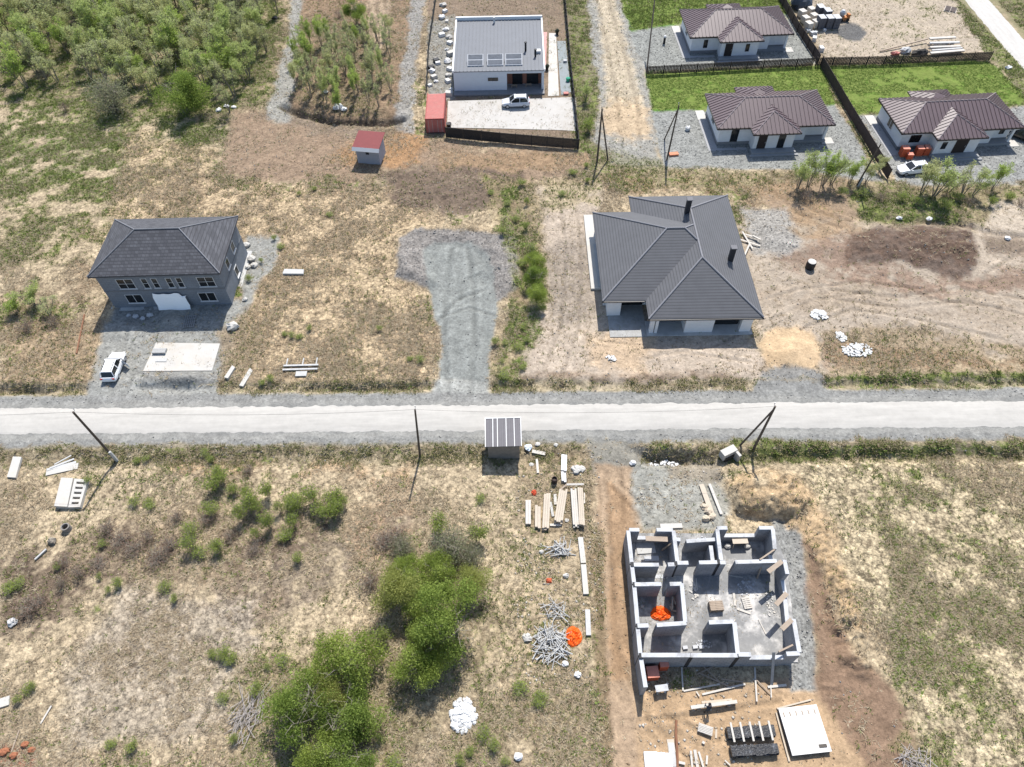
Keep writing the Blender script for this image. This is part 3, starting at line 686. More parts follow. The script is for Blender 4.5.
def door(par, x, y, z, w_, h_, face=0, m=None):
    R = Matrix.Rotation(face, 3, 'Z'); o = Vector((x, y, z)); m = m or mat('dark_door', (.03, .022, .02), var=.2)
    d = MB().box(o+R @ Vector((0, -.02, h_/2)), (w_, .08, h_), M=R).build('door', m, par)
    MB().box(o+R @ Vector((w_*.36, -.1, h_*.48)), (.05, .1, .25), M=R).build('handle', steel, d)
    return d
# ---------- two storey block house on the left
blk = mat('grey_block', (.185, .205, .235), var=.16, scale=.8, pattern=pat_block(.62, .3, .03, .45), dirt=(.13, .14, .155), dirt_amt=.5)
shing = mat('grey_shingles', (.076, .078, .087), var=.22, scale=1.2, pattern=pat_shingle, rough=.9)
capm = mat('ridge_metal', (.17, .175, .19), var=.15)
FL, FR, BR, BL = P(90,276.5,6), P(221.3,273.4,6), P(236.4,216.6,6), P(112.3,219,6)
hx0, hx1, hy0, hy1 = (FL[0]+BL[0])/2, (FR[0]+BR[0])/2, (FL[1]+FR[1])/2, (BL[1]+BR[1])/2
cx, cy = (hx0+hx1)/2, (hy0+hy1)/2; RW, RD = hx1-hx0, hy1-hy0; OV = .5; BW, BD = RW-2*OV, RD-2*OV
t = thing('block_house', 'two storey grey block house with dark hip roof and white sheeted doorway', 'house', (cx, cy, 0))
MB().boxz(-BW/2, BW/2, -BD/2, BD/2, -.6, 5.9).build('wall', blk, t)
MB().boxz(-BW/2-.04, BW/2+.04, -BD/2-.04, BD/2+.04, 2.92, 3.1).build('floor_band', mat('slab_edge', (.14, .15, .165), var=.2), t)
rb = MB(); ln = hip_roof(rb, -RW/2, RW/2, -RD/2, RD/2, 6.0, .5); rf = rb.build('roof', shing, t)
cp = MB(); caps(cp, ln, .08); cp.build('ridge_cap', capm, rf)
MB().boxz(-RW/2+.03, RW/2-.03, -RD/2+.03, RD/2-.03, 5.72, 5.79).build('soffit', mat('soffit', (.11, .115, .12)), t)
yf = -BD/2
def lx(px, py, z): return P(px, py, z)[0]-cx
for (px, py, w_, c_) in ((126, 281, 1.9, 2), (206, 279.5, 1.9, 2)): window(t, lx(px, py, 4.4), yf, 3.45, w_, 1.5, 2, 2, th=.055)
for (px, py) in ((145.5, 280.5), (155.5, 280.5), (170, 280), (180, 280)): window(t, lx(px, py, 4.4), yf, 3.45, .62, 1.5, 1, 2, th=.055)
for (px, py) in ((136, 296.5), (208.5, 294.5)): window(t, lx(px, py, 1.6), yf, .95, 1.95, 1.35, 2, 1, th=.06)
sh = MB()                                             # white sheet hung over the doorway, its edge torn
N = 16
for j in range(5):
    for i in range(N+1):
        u = i/N; v = j/4
        x = -2.0+4.0*u+(.1*math.sin(7*v) if i in (0, N) else 0); z = .15+v*2.5-(.14*abs(math.sin(9*u)) if j == 4 else 0)-(.45 if (j == 4 and u > .85) else 0)
        sh.v.append((x+lx(173, 300, 1.2), yf-.72+.05*math.sin(7*u+2*v)+.45*v, z))
for j in range(4):
    for i in range(N): a_ = j*(N+1)+i; sh.f.append((a_, a_+1, a_+N+2, a_+N+1))
so_ = sh.build('door_sheet', mat('white_sheeting', (.9, .9, .9), rough=.6, var=.03), t); sf = so_.modifiers.new('thick', 'SOLIDIFY'); sf.thickness = .03
door(t, lx(173, 300, 1.2), yf, .1, 1.6, 2.1)
for (yy, z, w_, h_) in ((-1.6, 3.6, .9, 1.2), (1.4, 3.6, 1.0, 1.2), (-.2, .9, .9, 1.3)): window(t, BW/2, yy, z, w_, h_, 1, 1, face=PI/2)
window(t, -BW/2, 0, 3.5, 1.2, 1.3, 2, 1, face=-PI/2)
MB().boxz(-BW/2-.5, BW/2+.5, -BD/2-.5, BD/2+.5, -.3, .1).build('plinth', concrete, t)
# ---------- big dark roofed bungalow
tilem = mat('dark_roof_tiles', (.096, .098, .106), var=.14, scale=.8, pattern=pat_rows(.165, .55, 2, .75), rough=.7)
Ez = 3.1
ax1 = P(758.3, 317.5, Ez); ax0 = P(645.2, 319, Ez); b1 = P(729.5, 195.2, Ez); b0 = P(628.8, 196.7, Ez)
mx0, mx1 = (ax0[0]+b0[0])/2, (ax1[0]+b1[0])/2; my0, my1 = (ax0[1]+ax1[1])/2, (b0[1]+b1[1])/2
l0 = P(600, 302.3, Ez); l1 = P(592.3, 213.4, Ez); wx0 = (l0[0]+l1[0])/2; wy0, wy1 = l0[1], l1[1]
bx, by = (mx0+mx1)/2, my0
t = thing('bungalow', 'large single storey house with dark tiled hip roofs, two chimneys and white porch pillars', 'house', (bx, by, 0), math.radians(-1.0))
X0, X1, Y1 = mx0-bx, mx1-bx, my1-my0; U0, V0, V1 = wx0-bx, wy0-my0, wy1-my0
r = MB(); sl_ = .50
L1 = hip_roof(r, X0, X1, 0, Y1, Ez, sl_); L2 = hip_roof(r, U0, X1-.06, V0, V1, Ez-.012, sl_)
rf = r.build('roof', tilem, t)
def z_main(x, y): return Ez+sl_*min(x-X0, X1-x, y, Y1-y) if X0 < x < X1 and 0 < y < Y1 else -9
def z_left(x, y): return Ez+sl_*min(x-U0, X1-.06-x, y-V0, V1-y) if U0 < x < X1 and V0 < y < V1 else -9
cp = MB()
for Ls, other in ((L1, z_left), (L2, z_main)):
    for p, q in Ls:
        run = []
        for i in range(25):
            s = p.lerp(q, i/24)
            if other(s.x, s.y) < s.z+.04: run.append(s)
            elif len(run) > 1: caps(cp, [(run[0], run[-1])], .1); run = []
            else: run = []
        if len(run) > 1: caps(cp, [(run[0], run[-1])], .1)
cp.build('ridge_cap', mat('ridge_tiles', (.2, .2, .215), var=.15), rf)
gt = MB(); gt.boxz(X0-.1, X1+.1, -.13, -.01, Ez-.25, Ez-.08); gt.boxz(U0-.1, X0-.12, V0-.13, V0-.01, Ez-.25, Ez-.08); gt.build('gutter', mat('dark_gutter', (.035, .035, .04), rough=.4), rf)
o_ = .45                                               # walls behind the porches
wl = MB(); wl.boxz(X0+2.6, X1-o_, 2.4, Y1-o_, -.5, Ez-.24); wl.boxz(U0+o_, X0+2.7, V0+2.2, V1-o_, -.5, Ez-.25)
ycol = o_
wl.boxz(X0+.45+4.2, X0+.45+7.6, ycol, 2.5, -.4, Ez-.235)      # white room between the two recesses
wl.build('wall', white, t)
for (x, y, w_) in ((X0+.7, ycol+.2, .5), (X0+1.25, ycol+.22, .35), (X1-1.5, ycol+.25, 1.3)):
    MB().boxz(x-w_/2, x+w_/2, y-.25, y+.25, -.3, Ez-.23).build('pillar', white, t)
MB().boxz(U0+.8, U0+2.4, V0+.4, V0+2.3, -.3, Ez-.24).build('corner_pier', white, t)
MB().boxz(X0+.2, X1-.55, ycol-.45, 2.4, -.5, .12).build('porch_floor', concrete, t)
MB().boxz(U0+.9, X0+.19, ycol-.55, V0+2.2, -.5, .10).build('terrace', mat('porch_screed', (.3, .3, .29), var=.25, dirt=(.2, .19, .17), dirt_amt=.5), t)
MB().boxz(U0+.9, X0+.2, V0+2.14, V0+2.19, .12, 2.6).build('glazing', glass, t)
MB().boxz(X0+1.7, X0+4.5, 2.3, 2.38, .12, 2.6).build('glazing', glass, t)
MB().boxz(X0+8.2, X1-2.1, 1.5, 1.58, .3, 2.65).build('glazing', glass, t)
fr = MB()
for i in range(4): xx = U0+.95+i*(X0-U0-.8)/3; fr.boxz(xx-.05, xx+.05, V0+2.1, V0+2.13, .12, 2.6)
fr.build('glazing_frame', blackm, t)
for (px, py, zt) in ((683.5, 218, 5.3), (730, 256, 5.0)):
    p = P(px, py, zt); x, y = p[0]-bx, p[1]-by; zz = max(z_main(x, y), z_left(x, y))
    c = MB().boxz(x-.28, x+.28, y-.28, y+.28, zz-.5, zz+2.0).build('chimney', mat('dark_chimney', (.03, .03, .035), var=.2), rf)
    MB().boxz(x-.36, x+.36, y-.36, y+.36, zz+2.01, zz+2.12).build('chimney_cap', mat('chimney_cap', (.13, .13, .14)), c)
q0, q1, q2, q3 = P(581,216,.3), P(593,216,.3), P(603,290,.3), P(586.5,290,.3)
ter = MB(); y0_, y1_ = q3[1]-by, q0[1]-by
ter.boxz(q0[0]-bx, U0+1.0, y0_, y1_, -.4, .32); ter.build('side_terrace', concw, t)
MB().boxz((q0[0]-bx)+.9, U0+.9, y0_+.3, y0_+8.3, .33, .37).build('terrace_mat', mat('grey_matting', (.33, .34, .34), var=.12), t)
# ---------- three brown roofed bungalows
brownm = mat('brown_metal_roof', (.105, .074, .078), rough=.4, var=.12, scale=.6, spec=.5)
ribm = brownm
plinthm = mat('grey_plinth', (.2, .2, .205), var=.2)
stepm = mat('grey_step', (.24, .245, .25), var=.15)
def brown_house(pFL, pFR, pBR, pBL, bump, wins, label):
    E_ = 3.2; c = [P(*p, E_) for p in (pFL, pFR, pBR, pBL)]
    vx = (c[1]-c[0]+c[2]-c[3])[:2]; rot = math.atan2(vx[1], vx[0])
    w_ = (np.linalg.norm((c[1]-c[0])[:2])+np.linalg.norm((c[2]-c[3])[:2]))/2; d_ = (np.linalg.norm((c[3]-c[0])[:2])+np.linalg.norm((c[2]-c[1])[:2]))/2
    o = sum(c)/4; t = thing('brown_roofed_bungalow', label, 'house', (o[0], o[1], 0), rot, 'white bungalows with brown metal roofs')
    inv = Matrix.Rotation(-rot, 3, 'Z')
    def loc(p, z=E_): v = P(*p, z); return inv @ Vector((v[0]-o[0], v[1]-o[1], 0))
    x0, x1, y0, y1 = -w_/2, w_/2, -d_/2, d_/2; sl = .42
    b0, b1 = loc(bump[0]), loc(bump[1]); bx0, bx1, by0 = b0.x, b1.x, (b0.y+b1.y)/2
    bd = bx1-bx0
    r = MB(); LL = list(hip_roof(r, x0, x1, y0, y1, E_, sl)); hip_ribs(r, x0, x1, y0, y1, E_, sl)
    LL += hip_roof(r, bx0, bx1, by0, y0+bd*1.2, E_-.02, sl, .2)[:2]; hip_ribs(r, bx0, bx1, by0, y0+bd*1.2, E_-.02, sl, sides='flr')
    q0, q1 = -w_*.22, w_*.12; hip_roof(r, q0, q1, y1-4, y1+1.6, E_-.01, sl, .2); hip_ribs(r, q0, q1, y1-4, y1+1.6, E_-.01, sl, sides='blr')
    rf = r.build('roof', brownm, t)
    cp = MB(); caps(cp, LL, .075); cp.build('ridge_cap', mat('brown_ridge', (.22, .185, .185), rough=.4), rf)
    fm = mat('dark_fascia', (.035, .025, .024), rough=.5)
    f = MB(); f.boxz(x0-.04, bx0-.05, y0-.08, y0-.01, E_-.24, E_-.02); f.boxz(bx1+.05, x1+.04, y0-.08, y0-.01, E_-.24, E_-.02); f.boxz(bx0-.04, bx1+.04, by0-.08, by0-.01, E_-.24, E_-.03)
    f.boxz(x0-.08, x0-.01, y0, y1, E_-.24, E_-.02); f.boxz(bx0-.08, bx0-.01, by0, y0, E_-.24, E_-.03); f.build('fascia', fm, rf)
    ov = .6; wl = MB(); wl.boxz(x0+ov, x1-ov-3.2, y0+ov, y1-ov, 0, E_-.25); wl.boxz(x1-ov-3.3, x1-ov, y0+1.6, y1-ov, 0, E_-.26); wl.boxz(bx0+.55, bx1-.55, by0+.6, y0+2, 0, E_-.245); wl.boxz(q0+.5, q1-.5, y1-2, y1+1.1, 0, E_-.27)
    wl.build('wall', white, t)
    pl = MB(); pl.prism([(x0+ov-.06, y0+ov-.06), (bx0+.5, y0+ov-.06), (bx0+.5, y0+ov+.3), (x0+ov+.3, y0+ov+.3), (x0+ov+.3, y1-ov), (x0+ov-.06, y1-ov)], -.1, .5); pl.build('plinth', plinthm, t)
    MB().boxz(x1-ov-3.3, x1-ov+.06, y0+1.54, y0+1.9, -.1, .5).build('plinth', plinthm, t)
    MB().boxz(x1-ov-.35, x1-ov, y0+.6, y0+.95, 0, E_-.24).build('pillar', white, t)
    MB().boxz(bx1-.4, x1-.5, y0+.3, y0+1.5, -.1, .35).build('porch_floor', stepm, t)
    s1 = MB(); s1.boxz(bx0+.2, bx1-.2, by0-.6, by0+.62, -.1, .36); s1.boxz(bx0-.1, bx1+.1, by0-1.1, by0-.61, -.1, .18); s1.build('step', stepm, t)
    ap = MB(); ap.boxz(x0-.9, x0+ov-.1, y0-.3, y1+.2, -.1, .05); ap.boxz(x0-.9, bx0-.12, y0-.9, y0-.31, -.1, .05); ap.build('apron', mat('apron_paving', (.28, .28, .285), var=.15), t)
    MB().boxz(x0-.95, x0+ov-.2, y1-2.2, y1+.4, -.1, .09).build('slab', concw, t)
    MB().boxz(x1-1.0, x1+.8, y0-.2, y0+1.4, -.1, .07).build('slab', concw, t)
    for kind, fx, ww, hh, z0 in wins:
        if kind == 'd': door(t, bx0+fx*(bx1-bx0), by0+.6, .36, ww, hh)
        elif kind == 'b': window(t, bx0+fx*(bx1-bx0), by0+.6, z0, ww, hh, 1, 1, fm=blackm, th=.06, sill=False)
        elif kind == 'w': window(t, x0+fx*w_, y0+ov, z0, ww, hh, 1 if ww < 1 else 2, 1, fm=blackm, th=.06, sill=False)
        elif kind == 'r': window(t, x0+fx*w_, y0+1.6, z0, ww, hh, 1, 1, fm=blackm, th=.06, sill=False)
    window(t, x0+ov, 0, 1.2, 1.4, 1.3, 2, 1, face=-PI/2, sill=False)
    return t, (x0, x1, y0, y1)
brown_house((688.8,37.2), (793,33.8), (780,5.8), (681.3,9.7), ((720.6,41.9),(764.5,40.4)),
    [('w', .17, .6, 1.3, 1.0), ('d', .25, 1.3, 2.2, 0), ('b', .68, .55, 1.2, 1.1)], 'brown roofed white bungalow behind the picket fence, farthest back of three')
brown_house((716,129), (833.5,124.2), (819,90), (707,93.5), ((754.4,135),(801.7,132.2)),
    [('w', .17, 1.0, 2.3, .5), ('d', .25, 1.3, 2.2, 0), ('b', .66, .9, 2.1, .4)], 'brown roofed white bungalow left of the dark fence running down the lawn')
brown_house((899.6,133.5), (1020.5,127), (1000,92.8), (881.7,98.3), ((938.5,139.7),(989,137)),
    [('w', .15, 1.5, 1.1, 1.2), ('d', .58, 1.9, 2.3, 0), ('b', .24, .6, 1.0, 1.2), ('r', .9, .6, 1.0, 1.2)], 'brown roofed white bungalow with red brick packs and a white car before its front wall')
# ---------- flat roofed house
fz = 3.9; fa, fb = P(452.7,70.4,fz), P(544.5,68.6,fz); zb = 4.5; ba = P(454.7,19,zb); bb = P(540,16.6,zb)
ox, oy = (fa[0]+fb[0])/2, (fa[1]+fb[1])/2; FW = (fb[0]-fa[0]+bb[0]-ba[0])/2; FD = (ba[1]+bb[1])/2-oy
t = thing('flat_roofed_house', 'modern white house with grey sheet metal mono pitch roof and three roof lights', 'house', (ox, oy, 0), math.atan2(fb[1]-fa[1], fb[0]-fa[0]))
grm = mat('grey_sheet_roof', (.12, .13, .148), rough=.6, var=.09, scale=.5)
wm = mat('pale_grey_render', (.55, .58, .62), var=.05)
hw = FW/2; zt = lambda y: fz-.25+(zb-fz)*y/FD
rx0, rx1 = P(507,83,2)[0]-ox, P(542,83,2)[0]-ox
wl = MB()
def slopebox(mb, x0, x1, y0, y1, z0): mb.hexa([(x0,y0,z0),(x1,y0,z0),(x1,y1,z0),(x0,y1,z0),(x0,y0,zt(y0)-.05),(x1,y0,zt(y0)-.05),(x1,y1,zt(y1)-.05),(x0,y1,zt(y1)-.05)])
slopebox(wl, -hw+.05, rx0, .12, FD-.1, -.2); slopebox(wl, rx1, hw-.05, .12, FD-.1, -.2); slopebox(wl, rx0, rx1, 1.9, FD-.1, -.2)
wl.boxz(rx0, rx1, .121, 1.9, 3.1, 3.55); wl.build('wall', wm, t)
r = MB(); r.hexa([(-hw,0,zt(0)-.12),(hw,0,zt(0)-.12),(hw,FD,zt(FD)-.12),(-hw,FD,zt(FD)-.12),(-hw,0,zt(0)),(hw,0,zt(0)),(hw,FD,zt(FD)),(-hw,FD,zt(FD))])
k = -hw+.5
while k < hw-.3: r.beam((k, .05, zt(0)+.03), (k, FD-.3, zt(FD)+.02), .07, .12); k += .62
rf = r.build('roof', grm, t)
pr = MB(); pr.boxz(-hw-.1, hw+.1, FD-.25, FD+.1, zb-.7, zb+.3)
for s in (-1, 1): pr.hexa([(s*hw-.12,-.05,zt(0)-.2),(s*hw+.12,-.05,zt(0)-.2),(s*hw+.12,FD-.26,zt(FD)-.2),(s*hw-.12,FD-.26,zt(FD)-.2),(s*hw-.12,-.05,zt(0)+.2),(s*hw+.12,-.05,zt(0)+.2),(s*hw+.12,FD-.26,zt(FD)+.3),(s*hw-.12,FD-.26,zt(FD)+.3)])
pr.build('parapet', mat('white_capping', (.68, .69, .7), var=.04), rf)
for pxa in ((467.3,483.3),(487,503),(505,522)):
    a0, a1 = P(pxa[0], 60, fz)[0]-ox, P(pxa[1], 60, fz)[0]-ox; ya = P(480,65.5,fz)[1]-oy; yb = ya+1.9
    fr = MB(); zz = zt(ya)
    fr.hexa([(a0,ya,zz-.05),(a1,ya,zz-.05),(a1,yb,zt(yb)-.05),(a0,yb,zt(yb)-.05),(a0,ya,zz+.18),(a1,ya,zz+.18),(a1,yb,zz+1.1),(a0,yb,zz+1.1)])
    fo = fr.build('roof_light', mat('roof_light_frame', (.42, .43, .45)), rf)
    g = MB(); s_ = .92/(yb-ya)
    for q in (0, 1):
        u0, u1 = a0+.15, a1-.15; v0 = ya+.12+q*.95; v1 = v0+.72
        g.hexa([(u0,v0,zz+.19+s_*(v0-ya)),(u1,v0,zz+.19+s_*(v0-ya)),(u1,v1,zz+.19+s_*(v1-ya)),(u0,v1,zz+.19+s_*(v1-ya)),(u0,v0,zz+.22+s_*(v0-ya)),(u1,v0,zz+.22+s_*(v0-ya)),(u1,v1,zz+.22+s_*(v1-ya)),(u0,v1,zz+.22+s_*(v1-ya))])
    g.build('pane', mat('roof_glass', (.14, .15, .165), rough=.15, var=.3), fo)
for px, py, h_, m_ in ((493, 25, 1.0, whitep), (525, 51, 1.5, blackm), (535, 56, 1.2, blackm)):
    p = P(px, py, zt(5)); x, y = p[0]-ox, p[1]-oy; MB().lathe((x, y, zt(y)-.1), [(.16, 0), (.16, h_), (.24, h_+.02), (.24, h_+.14)], 10).build('flue', m_, rf)
d_ = MB(); p = P(537,50,4.2); d_.boxz(p[0]-ox-.5, p[0]-ox+.5, p[1]-oy-.4, p[1]-oy+.4, zt(3), zt(3)+.5); d_.build('vent_box', whitep, rf)
MB().boxz(rx0+.02, rx1-.02, 1.82, 1.88, .3, 3.05).build('back_panel', mat('red_brown_cladding', (.22, .10, .07), var=.5, scale=.8), t)
MB().boxz(rx0+.9, rx0+2.6, 1.74, 1.8, .3, 2.9).build('glazing', glass, t); MB().boxz(rx0+3.3, rx1-.5, 1.74, 1.8, .3, 2.9).build('glazing', glass, t)
window(t, P(493,79.5,2.2)[0]-ox, .12, 1.95, 1.55, .45, 2, 1, fm=blackm, th=.06, sill=False)
MB().boxz(-hw-.1, hw+.05, -1.2, 1.74, -.2, .25).build('terrace', mat('dark_paving', (.2, .2, .205), var=.2), t)
for i, (dx, dy) in enumerate(((rx0+1.2, .8), (rx0+3.6, 1.0))):   # bench and table in the recess
    b = MB(); b.boxz(dx-.5, dx+.5, dy-.2, dy+.2, .62, .68)
    for sx in (-.42, .42): b.boxz(dx+sx-.04, dx+sx+.04, dy-.15, dy+.15, .25, .62)
    tag(b.build('bench', wood, None, None, (ox, oy, 0)), ('wooden bench standing in the recess of the flat roofed house, nearer its window', 'wooden bench standing in the recess of the flat roofed house, nearer its corner')[i], 'bench')
# paving of that plot
def sheet(name, pts, z, m, th=.06):
    c = [P(x, y, z) for x, y in pts]; o = MB().prism([(p[0], p[1]) for p in c], z-th-.3, z).build(name, m); return tag(o, kind='structure')
sheet('courtyard_paving', [(448,101),(576,97),(577,131),(560,130),(502,128.5),(447,127.5)], .07, mat('pale_paving', (.39, .375, .35), var=.1, scale=.5, dirt=(.29, .26, .22), dirt_amt=.45))
sheet('side_path', [(549,33),(556,33),(559,95.5),(548,96)], .08, concw)
sheet('pink_path', [(543.5,32),(547,32),(546,66),(545,66)], .075, mat('pink_paving', (.45, .25, .23), var=.15))
sheet('gravel_bed', [(557,41),(565.5,41),(571,92),(561,95)], .06, mat('blue_grey_gravel', (.20, .225, .235), var=.25, scale=6))
# ---------- small shed with red roof
p = G(369.5, 164); pl_, pr_ = P(356.5,162.5), P(380.5,164.5); rot = math.atan2(pr_[1]-pl_[1], pr_[0]-pl_[0])
t = thing('garden_shed', 'small grey shed with red roof and white fascia on bare brown soil', 'shed', (p.x, p.y, p.z-.05), rot)
sw = 1.75; sdp = 3.0; shz = 2.6
MB().hexa([(-sw,0,0),(sw,0,0),(sw,sdp,0),(-sw,sdp,0),(-sw,0,shz),(sw,0,shz),(sw,sdp,shz+.5),(-sw,sdp,shz+.5)]).build('wall', mat('grey_boarding', (.30, .31, .35), var=.12, pattern=pat_rows(.2, .8, 0, .4)), t)
r = MB(); r.hexa([(-sw-.3,-.25,shz+.35),(sw+.3,-.25,shz+.35),(sw+.3,sdp+.4,shz+.75),(-sw-.3,sdp+.4,shz+.75),(-sw-.3,-.25,shz+.42),(sw+.3,-.25,shz+.42),(sw+.3,sdp+.4,shz+.82),(-sw-.3,sdp+.4,shz+.82)])
r.build('roof', mat('red_roof_sheet', (.175, .042, .042), var=.15), t)
f = MB(); f.hexa([(-sw-.32,-.62,shz-.05),(sw+.32,-.62,shz-.05),(sw+.32,-.27,shz+.34),(-sw-.32,-.27,shz+.34),(-sw-.32,-.66,shz),(sw+.32,-.66,shz),(sw+.32,-.27,shz+.43),(-sw-.32,-.27,shz+.43)]); f.build('fascia', whitep, t)
MB().boxz(-.25, .25, -.03, .03, 1.7, 2.1).build('vent', blackm, t)
# ---------- shipping container
c0, c1, c2, c3 = P(425.2,118.5,2.6), P(443.5,118.5,2.6), P(445,93,2.6), P(426.8,93,2.6)
ox_, oy_ = (c0[0]+c1[0])/2, (c0[1]+c1[1])/2; CW = (c1[0]-c0[0]); CL = (c2[1]+c3[1])/2-oy_
t = thing('shipping_container', 'pale red steel container at the corner of the black fence', 'container', (ox_, oy_, 0), 0)
b = MB(); b.boxz(-CW/2+.06, CW/2-.06, .06, CL-.06, .15, 2.5)
for i in range(int(CL/.28)): y = .15+i*.28; b.boxz(-CW/2, -CW/2+.06, y, y+.14, .2, 2.45); b.boxz(CW/2-.06, CW/2, y, y+.14, .2, 2.45); b.boxz(-CW/2+.12, CW/2-.12, y, y+.14, 2.5, 2.53)
b.build('body', redm, t)
f = MB()
for sx in (-1, 1):
    for y in (.05, CL-.05): f.boxz(sx*(CW/2-.02)-.08, sx*(CW/2-.02)+.08, y-.08, y+.08, 0, 2.6)
    f.boxz(sx*(CW/2-.02)-.07, sx*(CW/2-.02)+.07, .13, CL-.13, 2.45, 2.58); f.boxz(sx*(CW/2-.02)-.07, sx*(CW/2-.02)+.07, .13, CL-.13, .02, .16)
f.boxz(-CW/2+.08, CW/2-.08, -.02, .1, 2.44, 2.59); f.build('frame', mat('dark_red_metal', (.30, .075, .065), var=.2), t)
for sx in (-1, 1):
    d = MB(); d.boxz(sx*CW/4-CW/4+.1, sx*CW/4+CW/4-.1, -.01, .05, .2, 2.4); do = d.build('door', redm, t)
    l = MB()
    for k in (-.3, .3): l.tube([(sx*CW/4+k, -.05, .25), (sx*CW/4+k, -.05, 2.35)], .03)
    l.build('lock_rod', steel, do)
# ---------- roadside kiosk with striped roof
z = 2.7; k0, k1, k2, k3 = P(485,446.5,z), P(522,445.5,z), P(520.3,419.3,z), P(484.2,420,z)
kx, ky = (k0[0]+k1[0])/2, (k0[1]+k1[1])/2; KW = k1[0]-k0[0]; KD = (k2[1]+k3[1])/2-ky
t = thing('bus_shelter', 'small roadside shelter with dark roof crossed by white strips', 'shelter', (kx, ky, -.1), math.atan2(k1[1]-k0[1], k1[0]-k0[0]))
r = MB(); r.hexa([(-KW/2,0,2.62),(KW/2,0,2.62),(KW/2,KD,3.0),(-KW/2,KD,3.0),(-KW/2,0,2.72),(KW/2,0,2.72),(KW/2,KD,3.1),(-KW/2,KD,3.1)])
rf = r.build('roof', mat('dark_sheet', (.115, .11, .12), var=.15, rough=.6, pattern=pat_rows(.25, .75, 0, .6)), t)
s = MB()
for u in (.01, .215, .34, .58, .80, .985): x = -KW/2+u*KW; s.beam((x, -.02, 2.74), (x, KD+.02, 3.13), .085, .05)
s.beam((-KW/2, KD, 3.12), (KW/2, KD, 3.12), .1, .06); s.build('roof_strip', whitep, rf)
b = MB(); b.boxz(-KW/2+.25, KW/2-.25, .35, .45, -.9, 2.66); b.boxz(-KW/2+.25, -KW/2+.35, .46, KD-.3, -.5, 2.7); b.boxz(KW/2-.35, KW/2-.25, .46, KD-.3, -.5, 2.7); b.build('wall', mat('stained_boards', (.24, .21, .18), var=.25, pattern=pat_rows(.16, .6, 2, .5), dirt=(.1, .09, .08), dirt_amt=.5), t)
MB().boxz(-KW/2+.4, KW/2-.4, .5, .9, .3, .42).build('seat', wood, t)
MB().boxz(-KW/2+.3, KW/2-.3, .5, KD-.3, -.6, .05).build('floor', concrete, t)
# ------------------------------------------------------------------ fences
def fence(name, label, pts, h, pitch, wd, m, post=2.5, th=.04, group=None):
    t = None; ps = [G(*p) for p in pts]
    t = thing(name, label, 'fence', ps[0], 0, group); o = ps[0]
    n_ = 0
    for a_, b_ in zip(ps[:-1], ps[1:]):
        d = b_-a_; L = math.hypot(d.x, d.y); u = Vector((d.x, d.y, d.z))/L; ang = math.atan2(d.y, d.x); nn = max(1, round(L/post))
        for i in range(nn):
            f0, f1 = L*i/nn, L*(i+1)/nn; pn = MB(); k = f0+.06
            while k < f1-.02: q = a_+u*k-o; pn.box((q.x, q.y, q.z+h/2+.05), (wd, th, h), ang); k += pitch
            for zz in (.35, h-.25):
                q0, q1 = a_+u*f0-o, a_+u*f1-o; nrm = Vector((-math.sin(ang), math.cos(ang), 0))*(th/2+.03)
                pn.beam(q0+nrm+Vector((0,0,zz)), q1+nrm+Vector((0,0,zz)), .05, .07)
            pn.build('panel', m, t)
            q = a_+u*f0-o; nb = Vector((-math.sin(ang), math.cos(ang), 0))*.1
            MB().box(q+nb+Vector((0,0,h/2)), (.09, .09, h+.25), ang).build('post', m, t)
    q = ps[-1]-o; MB().box(q+Vector((0, .1, h/2)), (.09, .09, h+.25)).build('post', m, t)
    return t
fbrown = mat('brown_pickets', (.055, .040, .036), var=.3); fblack = mat('black_sheet_fence', (.022, .022, .024), var=.3, rough=.5)
fence('picket_fence', 'dark brown picket fence across the front of the farthest brown roofed bungalow', [(646.5,75),(812,66.5)], 1.5, .25, .19, fbrown, 3)
fence('picket_fence', 'dark brown picket fence between the green lawn and the builders storage yard', [(815,66.2),(900,64.5),(989,60.5)], 1.5, .25, .19, fbrown, 3)
fence('board_fence', 'dark brown fence running away beside the pallets of the storage yard', [(818,64),(797,32),(778,-2)], 1.6, .16, .14, fbrown, 3)
fence('board_fence', 'dark brown fence running down the lawn between two brown roofed bungalows', [(820,66),(850,118),(887.5,180)], 1.7, .16, .145, fbrown, 3)
fence('metal_fence', 'black sheet metal fence in front of the pale courtyard', [(446,137.5),(500,143),(578.5,149.5)], 1.75, .13, .12, fblack, 2.5)
fence('mesh_fence', 'thin black fence along the right side of the flat roofed house', [(578.8,149),(571,75),(564.5,0),(563,-14)], 1.7, .2, .06, fblack, 2.5)
fence('mesh_fence', 'thin dark fence on the left of the rubble beside the flat roofed house', [(427,92),(429,50),(437,-6)], 1.3, .35, .05, mat('grey_posts', (.12, .12, .115)), 3)
